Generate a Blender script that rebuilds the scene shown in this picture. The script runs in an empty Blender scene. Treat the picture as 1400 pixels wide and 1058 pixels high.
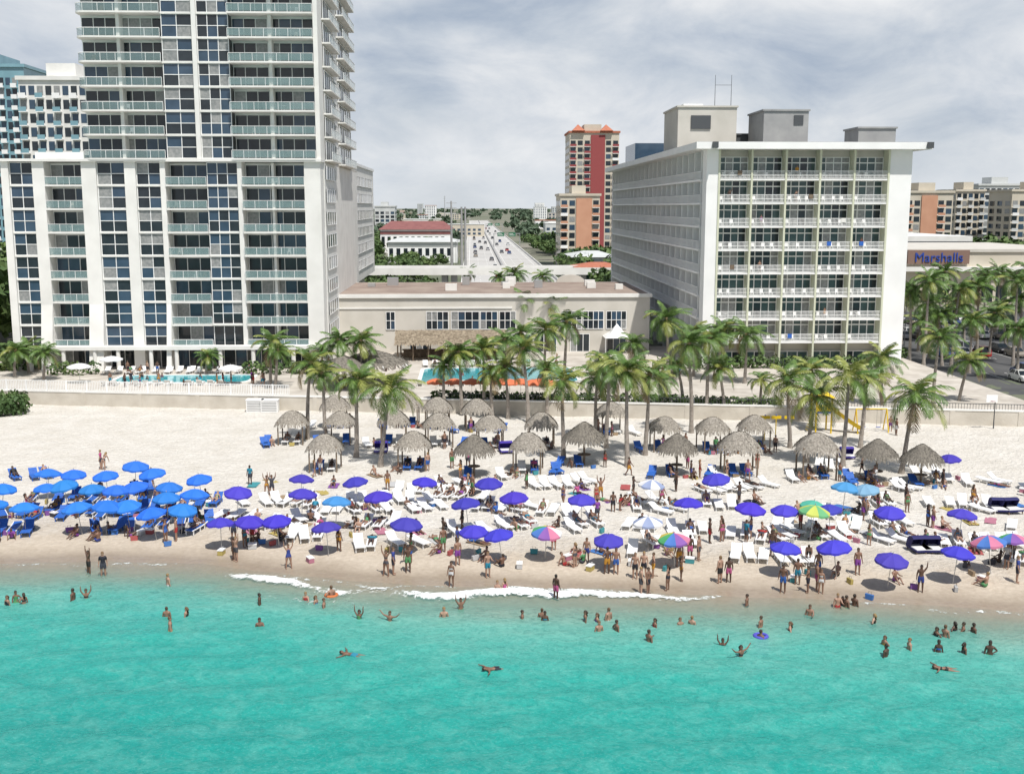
import bpy, math, random
import numpy as np
from mathutils import Vector, Matrix
random.seed(7); np.random.seed(7)
R=random.Random(11)
# ------------------------------------------------------------------ survey
FPX=1500.0; TH=math.atan(246/1500.0); PSI=math.atan(55/1500.0); H=23.0
def G(u,v,z=0.0):
    k=(u-700)/FPX; m=(529-v)/FPX
    h=H-z
    F=h*(math.cos(TH)+m*math.sin(TH))/(math.sin(TH)-m*math.cos(TH))
    zc=F*math.cos(TH)+h*math.sin(TH)
    r=k*zc
    return (F*math.sin(PSI)+r*math.cos(PSI), F*math.cos(PSI)-r*math.sin(PSI))
def XU(u,Y,z=15.0):
    k=(u-700)/FPX
    return (Y*math.sin(PSI)+k*(Y*math.cos(PSI)*math.cos(TH)+(H-z)*math.sin(TH)))/(math.cos(PSI)-k*math.sin(PSI)*math.cos(TH))
def ZV(v,Y,X=0.0):
    m=(529-v)/FPX
    F=X*math.sin(PSI)+Y*math.cos(PSI)
    return H-F*(math.sin(TH)-m*math.cos(TH))/(math.cos(TH)+m*math.sin(TH))
sc=bpy.context.scene
col=sc.collection
# ------------------------------------------------------------------ materials
MATS={}
def mat(name,c,rough=0.7,c2=None,scale=3.0,bump=0.0,bscale=None,metal=0.0,spec=0.5,alpha=1.0,trans=0.0,detail=4,coord='Object'):
    if name in MATS: return MATS[name]
    m=bpy.data.materials.new(name); m.use_nodes=True
    nt=m.node_tree; p=nt.nodes['Principled BSDF']
    p.inputs['Base Color'].default_value=(*c,1); p.inputs['Roughness'].default_value=rough
    p.inputs['Metallic'].default_value=metal; p.inputs['Specular IOR Level'].default_value=spec
    if alpha<1: p.inputs['Alpha'].default_value=alpha
    if c2 is not None or bump>0:
        tc=nt.nodes.new('ShaderNodeTexCoord')
        if c2 is not None:
            n=nt.nodes.new('ShaderNodeTexNoise'); n.inputs['Scale'].default_value=scale; n.inputs['Detail'].default_value=detail
            nt.links.new(tc.outputs[coord],n.inputs['Vector'])
            r=nt.nodes.new('ShaderNodeValToRGB'); r.color_ramp.elements[0].position=.32; r.color_ramp.elements[1].position=.68
            r.color_ramp.elements[0].color=(*c,1); r.color_ramp.elements[1].color=(*c2,1)
            nt.links.new(n.outputs['Fac'],r.inputs['Fac']); nt.links.new(r.outputs['Color'],p.inputs['Base Color'])
        if bump>0:
            n2=nt.nodes.new('ShaderNodeTexNoise'); n2.inputs['Scale'].default_value=bscale or scale*4; n2.inputs['Detail'].default_value=5
            nt.links.new(tc.outputs[coord],n2.inputs['Vector'])
            b=nt.nodes.new('ShaderNodeBump'); b.inputs['Strength'].default_value=bump; b.inputs['Distance'].default_value=.1
            nt.links.new(n2.outputs['Fac'],b.inputs['Height']); nt.links.new(b.outputs['Normal'],p.inputs['Normal'])
    MATS[name]=m; return m
def objcolor_mat(name,rough=0.7,mul=1.0,spec=.4):
    m=bpy.data.materials.new(name); m.use_nodes=True; nt=m.node_tree; p=nt.nodes['Principled BSDF']
    oi=nt.nodes.new('ShaderNodeObjectInfo'); nt.links.new(oi.outputs['Color'],p.inputs['Base Color'])
    p.inputs['Roughness'].default_value=rough; p.inputs['Specular IOR Level'].default_value=spec
    MATS[name]=m; return m
def ramp_mat(name,stops,rough=.6):
    m=bpy.data.materials.new(name); m.use_nodes=True; nt=m.node_tree; p=nt.nodes['Principled BSDF']
    oi=nt.nodes.new('ShaderNodeObjectInfo'); r=nt.nodes.new('ShaderNodeValToRGB')
    while len(r.color_ramp.elements)<len(stops): r.color_ramp.elements.new(.5)
    for e,(t,c) in zip(r.color_ramp.elements,stops): e.position=t; e.color=(*c,1)
    nt.links.new(oi.outputs['Random'],r.inputs['Fac']); nt.links.new(r.outputs['Color'],p.inputs['Base Color'])
    p.inputs['Roughness'].default_value=rough; MATS[name]=m; return m
white=mat('white_stucco',(.67,.66,.625),.8,(.77,.76,.725),.35,detail=8)
white2=mat('painted_white',(.77,.77,.755),.7,(.84,.84,.825),.3)
cream=mat('cream_column',(.54,.56,.42),.7,(.60,.61,.48),.5)
beige=mat('beige_stucco',(.50,.475,.42),.85,(.585,.555,.50),.3,detail=8)
grey=mat('grey_concrete',(.28,.28,.28),.85,(.36,.36,.35),.5)
dgrey=mat('dark_metal',(.07,.075,.08),.5)
wallm=mat('seawall_stone',(.46,.42,.355),.85,(.57,.53,.46),.6,bump=.2,bscale=6)
glassD=mat('window_dark',(.014,.020,.026),.06,(.025,.034,.042),.6)
glassB=mat('window_blue',(.028,.055,.088),.06,(.05,.085,.13),.4)
glassG=mat('window_green',(.07,.115,.115),.08,(.04,.07,.075),.5)
glassC=mat('window_curtain',(.20,.21,.21),.25,(.32,.32,.31),3)
teal=mat('balcony_glass',(.24,.36,.36),.06,(.30,.42,.42),.3,alpha=.42)
roofm=mat('gravel_roof',(.21,.155,.13),.95,(.33,.265,.22),.25,detail=9)
deckm=mat('paver_deck',(.40,.36,.31),.85,(.56,.52,.46),.5,detail=9)
asph=mat('asphalt',(.055,.056,.058),.9,(.095,.095,.095),.15,detail=8)
conc=mat('road_concrete',(.42,.41,.39),.9,(.50,.49,.47),.05,detail=8)
paint=mat('road_paint',(.75,.75,.72),.7)
wood=mat('weathered_wood',(.14,.10,.07),.85,(.22,.17,.12),4)
thatch=mat('thatch',(.19,.17,.145),.95,(.42,.385,.33),7,bump=.4,bscale=25,detail=8)
thatchD=mat('thatch_dark',(.11,.10,.085),.95,(.26,.235,.195),7,bump=.4,bscale=25,detail=8)
thatchT=mat('thatch_tan',(.16,.125,.085),.95,(.36,.30,.22),2.2,bump=.5,bscale=14,detail=10)
trunkm=mat('palm_trunk',(.22,.19,.16),.9,(.36,.32,.28),3,bump=.4,bscale=14)
frond1=mat('palm_frond',(.050,.11,.020),.45,(.13,.21,.045),1.6)
frond2=mat('palm_frond_yellow',(.15,.19,.035),.45,(.29,.31,.08),1.6)
frondd=mat('palm_frond_dry',(.22,.16,.08),.8,(.30,.23,.13),2)
leafA=mat('foliage',(.035,.080,.020),.7,(.11,.165,.045),.25,detail=8)
leafF=mat('foliage_far_hazed',(.055,.095,.055),.9,(.10,.14,.085),.03,detail=8)  # distance haze mixed into the leaf colour: bluer, less contrast
plast=mat('white_plastic',(.80,.80,.79),.4)
bluep=mat('blue_sling',(.02,.10,.42),.6,(.03,.14,.5),5)
steel=mat('steel',(.5,.5,.5),.35,metal=.7)
hairm=ramp_mat('hair',[(0,(.012,.009,.007)),(.5,(.03,.018,.01)),(.8,(.10,.055,.025)),(1,(.28,.18,.07))],.6)
skinm=ramp_mat('skin',[(0,(.065,.035,.023)),(.3,(.14,.073,.047)),(.65,(.25,.14,.095)),(1,(.40,.25,.18))],.5)
clothm=objcolor_mat('swimwear',.7)
shortm=mat('dark_shorts',(.03,.035,.05),.8,(.06,.06,.08),4)
fabric=objcolor_mat('canopy_fabric',.75)
carp=objcolor_mat('car_paint',.25,spec=.6)
eyem=mat('eye',(.02,.015,.012),.3)
lipm=mat('lips',(.30,.10,.09),.5)
rubber=mat('rubber',(.02,.02,.02),.8)
# ------------------------------------------------------------------ builder
class B:
    def __init__(s): s.v=[];s.f=[];s.m=[];s.ms=[];s.xf=None
    def mi(s,m):
        if m not in s.ms: s.ms.append(m)
        return s.ms.index(m)
    def add(s,vs,fs,m):
        o=len(s.v)
        if s.xf: vs=[s.xf(*p) for p in vs]
        s.v.extend([tuple(p) for p in vs]); i=s.mi(m)
        for f in fs: s.f.append(tuple(o+j for j in f)); s.m.append(i)
    def box(s,x0,x1,y0,y1,z0,z1,m):
        s.add([(x0,y0,z0),(x1,y0,z0),(x1,y1,z0),(x0,y1,z0),(x0,y0,z1),(x1,y0,z1),(x1,y1,z1),(x0,y1,z1)],
              [(0,3,2,1),(4,5,6,7),(0,1,5,4),(1,2,6,5),(2,3,7,6),(3,0,4,7)],m)
    def tube(s,pts,rs,m,n=6,cap=True):
        vs=[];fs=[]
        for i,p in enumerate(pts):
            p=Vector(p); a=Vector(pts[max(0,i-1)]); c=Vector(pts[min(len(pts)-1,i+1)])
            d=(c-a).normalized(); q=d.to_track_quat('Z','Y')
            for k in range(n):
                t=2*math.pi*k/n
                vs.append(tuple(p+q@Vector((math.cos(t)*rs[i],math.sin(t)*rs[i],0))))
        for i in range(len(pts)-1):
            for k in range(n):
                fs.append((i*n+k,i*n+(k+1)%n,(i+1)*n+(k+1)%n,(i+1)*n+k))
        if cap:
            fs.append(tuple(range(n-1,-1,-1))); fs.append(tuple((len(pts)-1)*n+k for k in range(n)))
        s.add(vs,fs,m)
    def ell(s,c,r,m,nu=10,nv=7,rot=None,cut=None):
        vs=[];fs=[]
        for j in range(nv+1):
            ph=math.pi*j/nv
            for i in range(nu):
                t=2*math.pi*i/nu
                p=Vector((math.sin(ph)*math.cos(t)*r[0],math.sin(ph)*math.sin(t)*r[1],math.cos(ph)*r[2]))
                if rot is not None: p=rot@p
                vs.append(tuple(p+Vector(c)))
        for j in range(nv):
            for i in range(nu):
                if cut and cut(j,i): continue
                fs.append((j*nu+i,j*nu+(i+1)%nu,(j+1)*nu+(i+1)%nu,(j+1)*nu+i))
        s.add(vs,fs,m)
    def mesh(s,name,smooth=False):
        me=bpy.data.meshes.new(name); me.from_pydata(s.v,[],s.f)
        for m in s.ms: me.materials.append(m)
        me.polygons.foreach_set('material_index',s.m)
        if smooth: me.polygons.foreach_set('use_smooth',[True]*len(s.f))
        me.update(); return me
    def obj(s,name,parent=None,smooth=False):
        return put(s.mesh(name,smooth),name,(0,0,0),parent=parent)
def put(me,name,loc,rz=0,sc_=1.0,parent=None,color=None,tilt=None):
    o=bpy.data.objects.new(name,me); col.objects.link(o); o.location=loc
    o.rotation_euler=(tilt[0] if tilt else 0,tilt[1] if tilt else 0,rz)
    if not isinstance(sc_,(tuple,list)): sc_=(sc_,)*3
    o.scale=sc_
    if parent: o.parent=parent
    if color: o.color=(*color,1)
    return o
def empty(name,loc=(0,0,0)):
    o=bpy.data.objects.new(name,None); col.objects.link(o); return o
def npmesh(name,V,F,mats,mi=None,smooth=False):
    me=bpy.data.meshes.new(name)
    V=np.asarray(V,dtype=np.float32); F=np.asarray(F,dtype=np.int32)
    me.vertices.add(len(V)); me.vertices.foreach_set('co',V.ravel())
    me.loops.add(F.size); me.loops.foreach_set('vertex_index',F.ravel())
    me.polygons.add(len(F)); k=F.shape[1]
    me.polygons.foreach_set('loop_start',np.arange(0,F.size,k,dtype=np.int32))
    for m in mats: me.materials.append(m)
    if mi is not None: me.polygons.foreach_set('material_index',np.asarray(mi,dtype=np.int32))
    if smooth: me.polygons.foreach_set('use_smooth',np.ones(len(F),dtype=bool))
    me.update(calc_edges=True); me.validate(); return me
# ------------------------------------------------------------------ shore / terrain
WZ=-0.4
SP=[G(u,v,WZ) for u,v in [(0,772),(140,768),(270,772),(400,787),(520,799),(700,806),(860,811),(960,815),(1100,819),(1250,828),(1400,838)]]
SP=[(-400,SP[0][1]+14),(-150,SP[0][1]+6)]+SP+[(150,SP[-1][1]-6),(400,SP[-1][1]-16)]
sx=np.array([p[0] for p in SP]); sy=np.array([p[1] for p in SP])
def ys(x): return np.interp(x,sx,sy)
def gz(x,y):
    d=y-ys(x)
    return float(np.clip(WZ+d*0.055,-3,0.0)) if d<7.3 else 0.0
def grid(xs,ys_):
    X,Y=np.meshgrid(xs,ys_); nx=len(xs); ny=len(ys_)
    I=np.arange(nx*ny).reshape(ny,nx)
    F=np.stack([I[:-1,:-1],I[:-1,1:],I[1:,1:],I[1:,:-1]],-1).reshape(-1,4)
    return X.ravel(),Y.ravel(),F
def attr(me,name,vals):
    a=me.attributes.new(name,'FLOAT','POINT'); a.data.foreach_set('value',np.asarray(vals,dtype=np.float32))
xs=np.concatenate([[-9000,-4000,-1500,-600,-300,-150,-100],np.arange(-80,85,.6),[100,150,300,600,1500,4000,9000]])
yy=np.concatenate([[-3000,-1000,-300,-50,0,20,35],np.arange(45,140,.6),[150,170,200,260,350,600,1200,2500,5000,9000,14000]])
X,Y,F=grid(xs,yy)
WL=G(0,552); WR=G(1400,583)
wsl=(WR[1]-WL[1])/(WR[0]-WL[0])
def wy(x): return WL[1]+(x-WL[0])*wsl
d=Y-ys(X); Z=np.clip(WZ+d*0.055,-3.0,0)
near=(np.abs(X)<85)&(Y>45)&(Y<140)
Z=Z+near*np.clip((d-2)/8,0,1)*(0.05*np.sin(X*.9+np.sin(Y*.7)*1.5)*np.sin(Y*.8+1.3)+0.03*np.random.randn(len(X))*0.8)-.01
cy=Y[F].mean(1); cx=X[F].mean(1)
mi=np.where(cy>WL[1]+(cx-WL[0])*wsl+.5,1,0)
sand=bpy.data.materials.new('beach_sand'); sand.use_nodes=True; nt=sand.node_tree; p=nt.nodes['Principled BSDF']
def N(t,**k):
    n=nt.nodes.new(t)
    for a,b in k.items(): setattr(n,a,b)
    return n
def L(a,b): nt.links.new(a,b)
def ramp(fac,stops,interp='LINEAR'):
    r=N('ShaderNodeValToRGB'); r.color_ramp.interpolation=interp
    while len(r.color_ramp.elements)<len(stops): r.color_ramp.elements.new(.5)
    for e,(t,c) in zip(r.color_ramp.elements,stops): e.position=t; e.color=(*c,1) if isinstance(c,tuple) else (c,c,c,1)
    L(fac,r.inputs['Fac']); return r.outputs['Color']
def noise(vec,scale,detail=5,rough=.55,dist=0):
    n=N('ShaderNodeTexNoise'); n.inputs['Scale'].default_value=scale; n.inputs['Detail'].default_value=detail
    n.inputs['Roughness'].default_value=rough; n.inputs['Distortion'].default_value=dist
    L(vec,n.inputs['Vector']); return n.outputs['Fac']
def mix(f,a,b,bt='MIX'):
    m=N('ShaderNodeMix',data_type='RGBA',blend_type=bt)
    if isinstance(f,(int,float)): m.inputs[0].default_value=f
    else: L(f,m.inputs[0])
    for i,q in ((6,a),(7,b)):
        if isinstance(q,tuple): m.inputs[i].default_value=(*q,1)
        else: L(q,m.inputs[i])
    return m.outputs[2]
def mth(op,a,b=0.0,clamp=False):
    m=N('ShaderNodeMath',operation=op); m.use_clamp=clamp
    for i,q in ((0,a),(1,b)):
        if isinstance(q,(int,float)): m.inputs[i].default_value=q
        else: L(q,m.inputs[i])
    return m.outputs[0]
def mapr(x,a,b,c=0.0,d=1.0):
    m=N('ShaderNodeMapRange'); L(x,m.inputs[0])
    for i,q in enumerate((a,b,c,d)): m.inputs[i+1].default_value=q
    return m.outputs[0]
g=N('ShaderNodeNewGeometry').outputs['Position']
at=N('ShaderNodeAttribute',attribute_name='sd').outputs['Fac']
n1=noise(g,.35,8,.6); n2=noise(g,3.2,6,.65)
base=ramp(n1,[(.3,(.61,.575,.51)),(.7,(.75,.72,.665))])
base=mix(mapr(n2,.35,.62),mix(.5,base,(.50,.455,.39)),base)
tan=mix(mapr(n2,.3,.7),(.43,.365,.285),(.55,.48,.39))
sdn=mth('ADD',at,mth('MULTIPLY',mth('SUBTRACT',n1,.5),7.0))
c1=mix(mapr(sdn,5.0,12.0),tan,base)
wet=mix(mapr(n2,.3,.7),(.27,.215,.16),(.34,.28,.21))
c2=mix(mapr(mth('ADD',at,mth('MULTIPLY',mth('SUBTRACT',n1,.5),3.5)),1.2,3.8),wet,c1)
L(c2,p.inputs['Base Color'])
L(mapr(at,.8,3.0,.25,.95),p.inputs['Roughness'])
vo=N('ShaderNodeTexVoronoi'); vo.inputs['Scale'].default_value=1.9; L(g,vo.inputs['Vector'])
hh=mth('ADD',mth('MULTIPLY',vo.outputs['Distance'],.6),mth('MULTIPLY',n2,1.2))
b=N('ShaderNodeBump'); b.inputs['Distance'].default_value=.25; L(hh,b.inputs['Height']); L(mapr(at,2,7,.08,.85),b.inputs['Strength']); L(b.outputs['Normal'],p.inputs['Normal'])
land=mat('city_ground',(.08,.11,.055),.95,(.24,.22,.18),.012,detail=10,coord='Object')
me=npmesh('ground',np.stack([X,Y,Z],1),F,[sand,land],mi,True); attr(me,'sd',d)
put(me,'ground',(0,0,0))
# ------------------------------------------------------------------ water
xs=np.concatenate([[-9000,-3000,-900,-300,-140,-90],np.arange(-60,66,.4),[90,140,300,900,3000,9000]])
t=np.concatenate([[-6000,-2000,-600,-200,-90,-60],np.arange(-45,2.6,.28)])
XX,T=np.meshgrid(xs,t); YY=ys(XX)+T
nx=len(xs);ny=len(t);I=np.arange(nx*ny).reshape(ny,nx)
F=np.stack([I[:-1,:-1],I[:-1,1:],I[1:,1:],I[1:,:-1]],-1).reshape(-1,4)
X=XX.ravel();Y=YY.ravel();D=T.ravel()
amp=np.clip(-D/14,0.08,1)*(np.abs(X)<70)
Z=WZ+amp*(.05*np.sin(Y*1.5+X*.35+1.5*np.sin(X*.23))+.035*np.sin(Y*2.9-X*.8+2*np.sin(X*.31+Y*.2))+.03*np.sin(X*1.7+Y*.9+np.sin(Y*.6)*2))
xf0,xf1=XU(225,66),XU(1000,62)
env=np.clip((X-xf0)/5,0,1)*np.clip((xf1-X)/8,0,1)*(.75+.35*np.sin(X*.37+1)*np.sin(X*.11+2))
wv=np.exp(-((D+1.1-.8*np.sin(X*.21)-.3*np.sin(X*.9))/.75)**2)*env
Z=Z+.18*wv
foam=np.clip(wv*1.1,0,1.05)+.52*np.exp(-((D-.1-.6*np.sin(X*.35+1)-.25*np.sin(X*1.3))/.4)**2)+.5*np.exp(-((D+3.2-1.3*np.sin(X*.13+.5))/.8)**2)*np.clip((X-xf0-3)/6,0,1)*np.clip((xf1-16-X)/10,0,1)
me=npmesh('sea',np.stack([X,Y,Z],1),F,[],None,True); attr(me,'sd',D); attr(me,'foam',foam)
wm=bpy.data.materials.new('sea_water'); wm.use_nodes=True; nt=wm.node_tree; p=nt.nodes['Principled BSDF']
g=N('ShaderNodeNewGeometry').outputs['Position']
at=N('ShaderNodeAttribute',attribute_name='sd').outputs['Fac']; fo=N('ShaderNodeAttribute',attribute_name='foam').outputs['Fac']
mp=N('ShaderNodeMapping'); mp.inputs['Scale'].default_value=(.85,1.15,1); mp.inputs['Rotation'].default_value=(0,0,.45); L(g,mp.inputs['Vector'])
n1=noise(mp.outputs[0],.10,7,.6,.6); n2=noise(mp.outputs[0],.8,8,.70,.8); n3=noise(mp.outputs[0],3.0,6,.68,.9); n4=noise(mp.outputs[0],8.0,4,.65,.6)
s=mth('ADD',at,mth('MULTIPLY',mth('SUBTRACT',n1,.5),12.0))
c=ramp(mapr(s,-34,0),[(0,(.007,.245,.215)),(.35,(.010,.295,.255)),(.60,(.025,.345,.29)),(.78,(.085,.395,.33)),(.90,(.20,.43,.355)),(1,(.36,.44,.35))])
c=mix(mapr(n2,.45,.75,0,.65),c,mix(.5,c,(.25,.54,.47)))
c=mix(mapr(n3,.36,.56,.7,0),c,mix(.6,c,(.002,.17,.155)))  # here and next line: ripple caustic light and dark put into the colour
c=mix(mapr(n4,.52,.72,0,.45),c,mix(.5,c,(.30,.60,.53)))
fn=noise(g,2.4,8,.75,.6); fn2=noise(g,.5,4,.6)
fm=mapr(mth('ADD',mth('ADD',fo,mth('MULTIPLY',mth('SUBTRACT',fn,.5),1.9)),mth('MULTIPLY',mth('SUBTRACT',fn2,.5),.7)),.42,.70)
c=mix(fm,c,(.84,.85,.84))
L(c,p.inputs['Base Color']); p.inputs['IOR'].default_value=1.33
L(mapr(fm,0,1,.14,.8),p.inputs['Roughness'])
al=mth('MAXIMUM',mapr(at,-.2,-6.0,.12,1.0),fm); L(al,p.inputs['Alpha'])
b=N('ShaderNodeBump'); b.inputs['Strength'].default_value=.85; b.inputs['Distance'].default_value=.16
L(mth('ADD',mth('ADD',n2,mth('MULTIPLY',n3,.5)),mth('MULTIPLY',n4,.18)),b.inputs['Height']); L(b.outputs['Normal'],p.inputs['Normal'])
me.materials.append(wm); put(me,'sea',(0,0,0))
# ------------------------------------------------------------------ facade helpers
def pane_mat(kind):
    r=R.random()
    if kind=='blue': return glassB if r<.45 else glassD if r<.87 else glassC
    if kind=='green': return glassG if r<.55 else glassD if r<.72 else glassC
    return glassD if r<.6 else glassB if r<.85 else glassC
def windows(b,x0,x1,y,z0,z1,nx,nz,fr=white2,kind='dark',fw=.09,dep=.07):
    w=(x1-x0)/nx; h=(z1-z0)/nz
    for i in range(nx):
        for j in range(nz):
            b.box(x0+i*w,x0+(i+1)*w,y+R.uniform(0,.012),y+.08,z0+j*h,z0+(j+1)*h,pane_mat(kind))
    for i in range(nx+1):
        xx=x0+i*w; b.box(xx-fw/2,xx+fw/2,y-dep,y-.005,z0,z1,fr)
    for j in range(nz+1):
        zz=z0+j*h; b.box(x0,x1,y-dep+.012,y-.008,zz-fw/2,zz+fw/2,fr)
def chair(b,x,y,z,m=white2,s=1):
    b.box(x-.22,x+.22,y-.22,y+.22,z+.38,z+.42,m); b.box(x-.22,x+.22,y+.2*s,y+.24*s,z+.43,z+.9,m)
    for a in(-.2,.2):
        for c in(-.2,.16): b.box(x+a-.02,x+a+.02,y+c-.02,y+c+.02,z,z+.38,m)
def table(b,x,y,z,m=white2):
    b.tube([(x,y,z+.68),(x,y,z+.71)],[.32,.32],m,10); b.tube([(x,y,z),(x,y,z+.68)],[.03,.03],m,5)
def glassrail(b,x0,x1,y,z,m=teal,fr=white2):
    b.box(x0+.04,x1-.04,y,y+.02,z+.08,z+1.0,m); b.box(x0,x1,y-.03,y+.05,z+1.0,z+1.06,fr)
    n=max(1,int((x1-x0)/1.5))
    for i in range(n+1):
        xx=x0+(x1-x0)*i/n; b.box(xx-.025,xx+.025,y-.02,y+.04,z,z+1.0,fr)
def picketrail(b,x0,x1,y,z,st=.16,m=white2,h=1.0,hw=.02):
    b.box(x0,x1,y,y+.05,z+h,z+h+.07,m); b.box(x0,x1,y+.01,y+.04,z+.08,z+.13,m)
    n=int((x1-x0)/st)
    for i in range(n+1):
        xx=x0+(x1-x0)*i/n; b.box(xx-hw,xx+hw,y+.012,y+.038,z+.13,z+h,m)
# ------------------------------------------------------------------ condo tower (left)
YF=150.0; FH=3.1; ZP=28.9
def U(u): return XU(u,YF,15)
tw=empty('condominium_tower')
b=B()
def colW(u0,u1,z0,z1,y0=-.35,m=white): b.box(U(u0),U(u1),YF+y0,YF+3,z0,z1,m)
def colG(u0,u1,z0,z1,nx=2):
    x0,x1=U(u0),U(u1)
    b.box(x0,x1,YF+.28,YF+3,z0,z1,dgrey)
    n=int(round((z1-z0)/FH))
    for k in range(n):
        za=z0+k*(z1-z0)/n; zb=za+(z1-z0)/n
        b.box(x0,x1,YF-.05,YF+.275,za-.11,za+.11,white)
        windows(b,x0+.05,x1-.05,YF+.15,za+.12,zb-.12,nx,2,kind='blue')
def colB(u0,u1,z0,z1,proj=0.0,rnd=False,dep=2.0):
    x0,x1=U(u0),U(u1); n=int(round((z1-z0)/FH))
    b.box(x0,x1,YF+dep+.1,YF+3,z0,z1,beige)
    for k in range(n):
        za=z0+k*(z1-z0)/n; zb=za+(z1-z0)/n
        if rnd:
            r=1.2
            P=[(x1,YF+dep),(x0,YF+dep)]
            for a in range(7):
                t=math.pi/2*a/6; P.append((x0+r-r*math.cos(t),YF-proj+r-r*math.sin(t)))
            P.append((x1,YF-proj)); nP=len(P)
            b.add([(q[0],q[1],za-.12) for q in P]+[(q[0],q[1],za+.1) for q in P],[tuple(range(nP)),tuple(range(nP,2*nP))]+[(i,(i+1)%nP,nP+(i+1)%nP,nP+i) for i in range(nP)],white)
            Q=P[1:]
            for i in range(len(Q)-1):
                a_,c_=Q[i],Q[i+1]
                b.add([(a_[0],a_[1]+.08,za+.15),(c_[0],c_[1]+.08,za+.15),(c_[0],c_[1]+.08,za+1.05),(a_[0],a_[1]+.08,za+1.05)],[(0,1,2,3)],teal)
                b.tube([(a_[0],a_[1]+.08,za+1.1),(c_[0],c_[1]+.08,za+1.1)],[.045,.045],white2,4)
            for i in range(6):
                xx=x0+r+(x1-x0-r)*i/5; b.box(xx-.025,xx+.025,YF-proj+.06,YF-proj+.11,za+.1,za+1.08,white2)
        else:
            b.box(x0,x1,YF-proj,YF+dep,za-.12,za+.1,white)
            glassrail(b,x0,x1,YF-proj+.05,za+.1)
        w=x1-x0; nn=max(2,int(w/1.5))
        windows(b,x0+.1,x1-.1,YF+dep-.02,za+.1,zb-.35,nn,1,kind='dark')
        b.box(x0,x1,YF+dep-.1,YF+dep+.1,zb-.345,zb-.12,white)
        if w>7: b.box(x0+w*.46,x0+w*.5,YF+.3,YF+dep,za+.1,zb-.12,white)
        for q in range(2):
            if R.random()<.55: chair(b,x0+R.uniform(.8,w-.8),YF+R.uniform(.5,1.2),za+.1,m=R.choice([white2,wood,dgrey,beige]))
        if R.random()<.35: table(b,x0+R.uniform(.8,w-.8),YF+1,za+.1,m=R.choice([white2,wood]))
base=4.1
for a in [(12,22),(54,70),(120,140),(178,193),(226,233),(420,442)]: colW(*a,1.2,ZP)
colW(330,336,base,ZP)
for a in [(22,54),(140,178),(193,226)]: colG(*a,base,ZP)
colG(288,330,base+FH,ZP,3)
colB(70,120,base,ZP,.35); colB(233,288,base,ZP,.5); colB(336,420,base,ZP,.6)
for x0,x1 in [(22,54),(70,120),(140,178),(193,226),(233,330),(336,420)]:
    windows(b,U(x0),U(x1),YF+1.6,1.2,3.9,max(2,int((x1-x0)/14)),1)
    b.box(U(x0),U(x1),YF-.2,YF+1.7,3.9,4.0,white)
windows(b,U(288),U(330),YF+.6,4.2,7.0,3,1)
b.box(U(10),U(444),YF-.8,YF+3,ZP+.0,ZP+.35,white)
b.box(U(60),U(125),YF-.4,YF-.1,ZP+.35,ZP+1.2,white2)
for u_ in (40,85,128,160,205,240,300,345,400): b.tube([(U(u_),YF-1.6,1.2),(U(u_),YF-1.6,4.0)],[.28,.28],white,10)
b.box(U(20),U(430),YF-2.0,YF-.4,4.0,4.5,white)
for u0,u1 in [(54,70),(120,140),(226,233)]:
    x0,x1=U(u0)+.02,U(u1)-.02
    b.add([(x0,YF-.36,10),(x1,YF-.36,10),(x1,YF-1.9,1.2),(x0,YF-1.9,1.2),(x0,YF-.36,1.2),(x1,YF-.36,1.2)],[(0,1,2,3),(0,3,4),(1,5,2)],white)
ZT=ZP+.35+FH*15
z0=ZP+.35
colB(124,236,z0,ZT,.9,rnd=True); colG(236,277,z0,ZT,2); colW(277,283,z0,ZT); colG(283,325,z0,ZT,3)
colB(325,437,z0,ZT,.9); colW(437,443,z0,ZT,-.2)
b.box(U(124),U(443),YF+3.0,YF+38,z0-.05,ZT,white)
b.box(U(12)+.01,U(443)-.01,YF+3.0,YF+46,0,ZP-.01,white)
b.box(U(12),U(443),YF+2.9,YF+46,ZP,ZP+.33,beige)
b.box(U(120),U(446),YF-1,YF+39,ZT,ZT+1.5,white)
xr=U(443)
b.xf=lambda x,y,z:(xr-y,x,z)
n=15
for k in range(n):
    za=z0+k*FH
    for (ya,yb) in [(YF+4,YF+15),(YF+20,YF+36)]:
        b.box(ya,yb,-1.1,-.005,za-.1,za+.1,white); glassrail(b,ya,yb,-1.05,za+.1)
        windows(b,ya+.2,yb-.2,-.12,za+.1,za+2.7,5,1)
    windows(b,YF+16,YF+19,-.12,za+.6,za+2.4,2,1,kind='blue')
for k in range(8):
    za=base+.3+k*FH; windows(b,YF+4,YF+14,-.12,za+.6,za+2.4,4,1)
xl=U(12); b.xf=lambda x,y,z:(xl+y,x,z)
for k in range(8):
    za=base+.3+k*FH
    b.box(YF+4,YF+20,-1.3,-.005,za-.1,za+.1,white); glassrail(b,YF+4,YF+20,-1.25,za+.1)
b.xf=None
b.obj('facade',tw)
b=B(); y0=188
x0,x1=XU(430,y0),XU(478,y0,15); zt=ZV(223,y0,x1)
b.box(x0,x1,y0,y0+48,9.5,zt,white); b.box(x0+2,x1-2,y0+2,y0+46,0,9.5,beige)
b.box(x0-.2,x1+.2,y0-.2,y0+48.2,zt,zt+.5,white2)
b.xf=lambda x,y,z:(x1-y,x,z)
z=11.5
while z+2<zt-.5:
    windows(b,y0+6,y0+44,-.1,z,z+1.7,14,1,kind='dark'); z+=3.05
b.xf=None
b.box(XU(442,178),XU(490,178),178,188,0,9.0,beige)
b.box(XU(442,178)-.1,XU(490,178)+.3,177.7,188,9.0,9.4,white)
b.obj('wing',tw)
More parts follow.
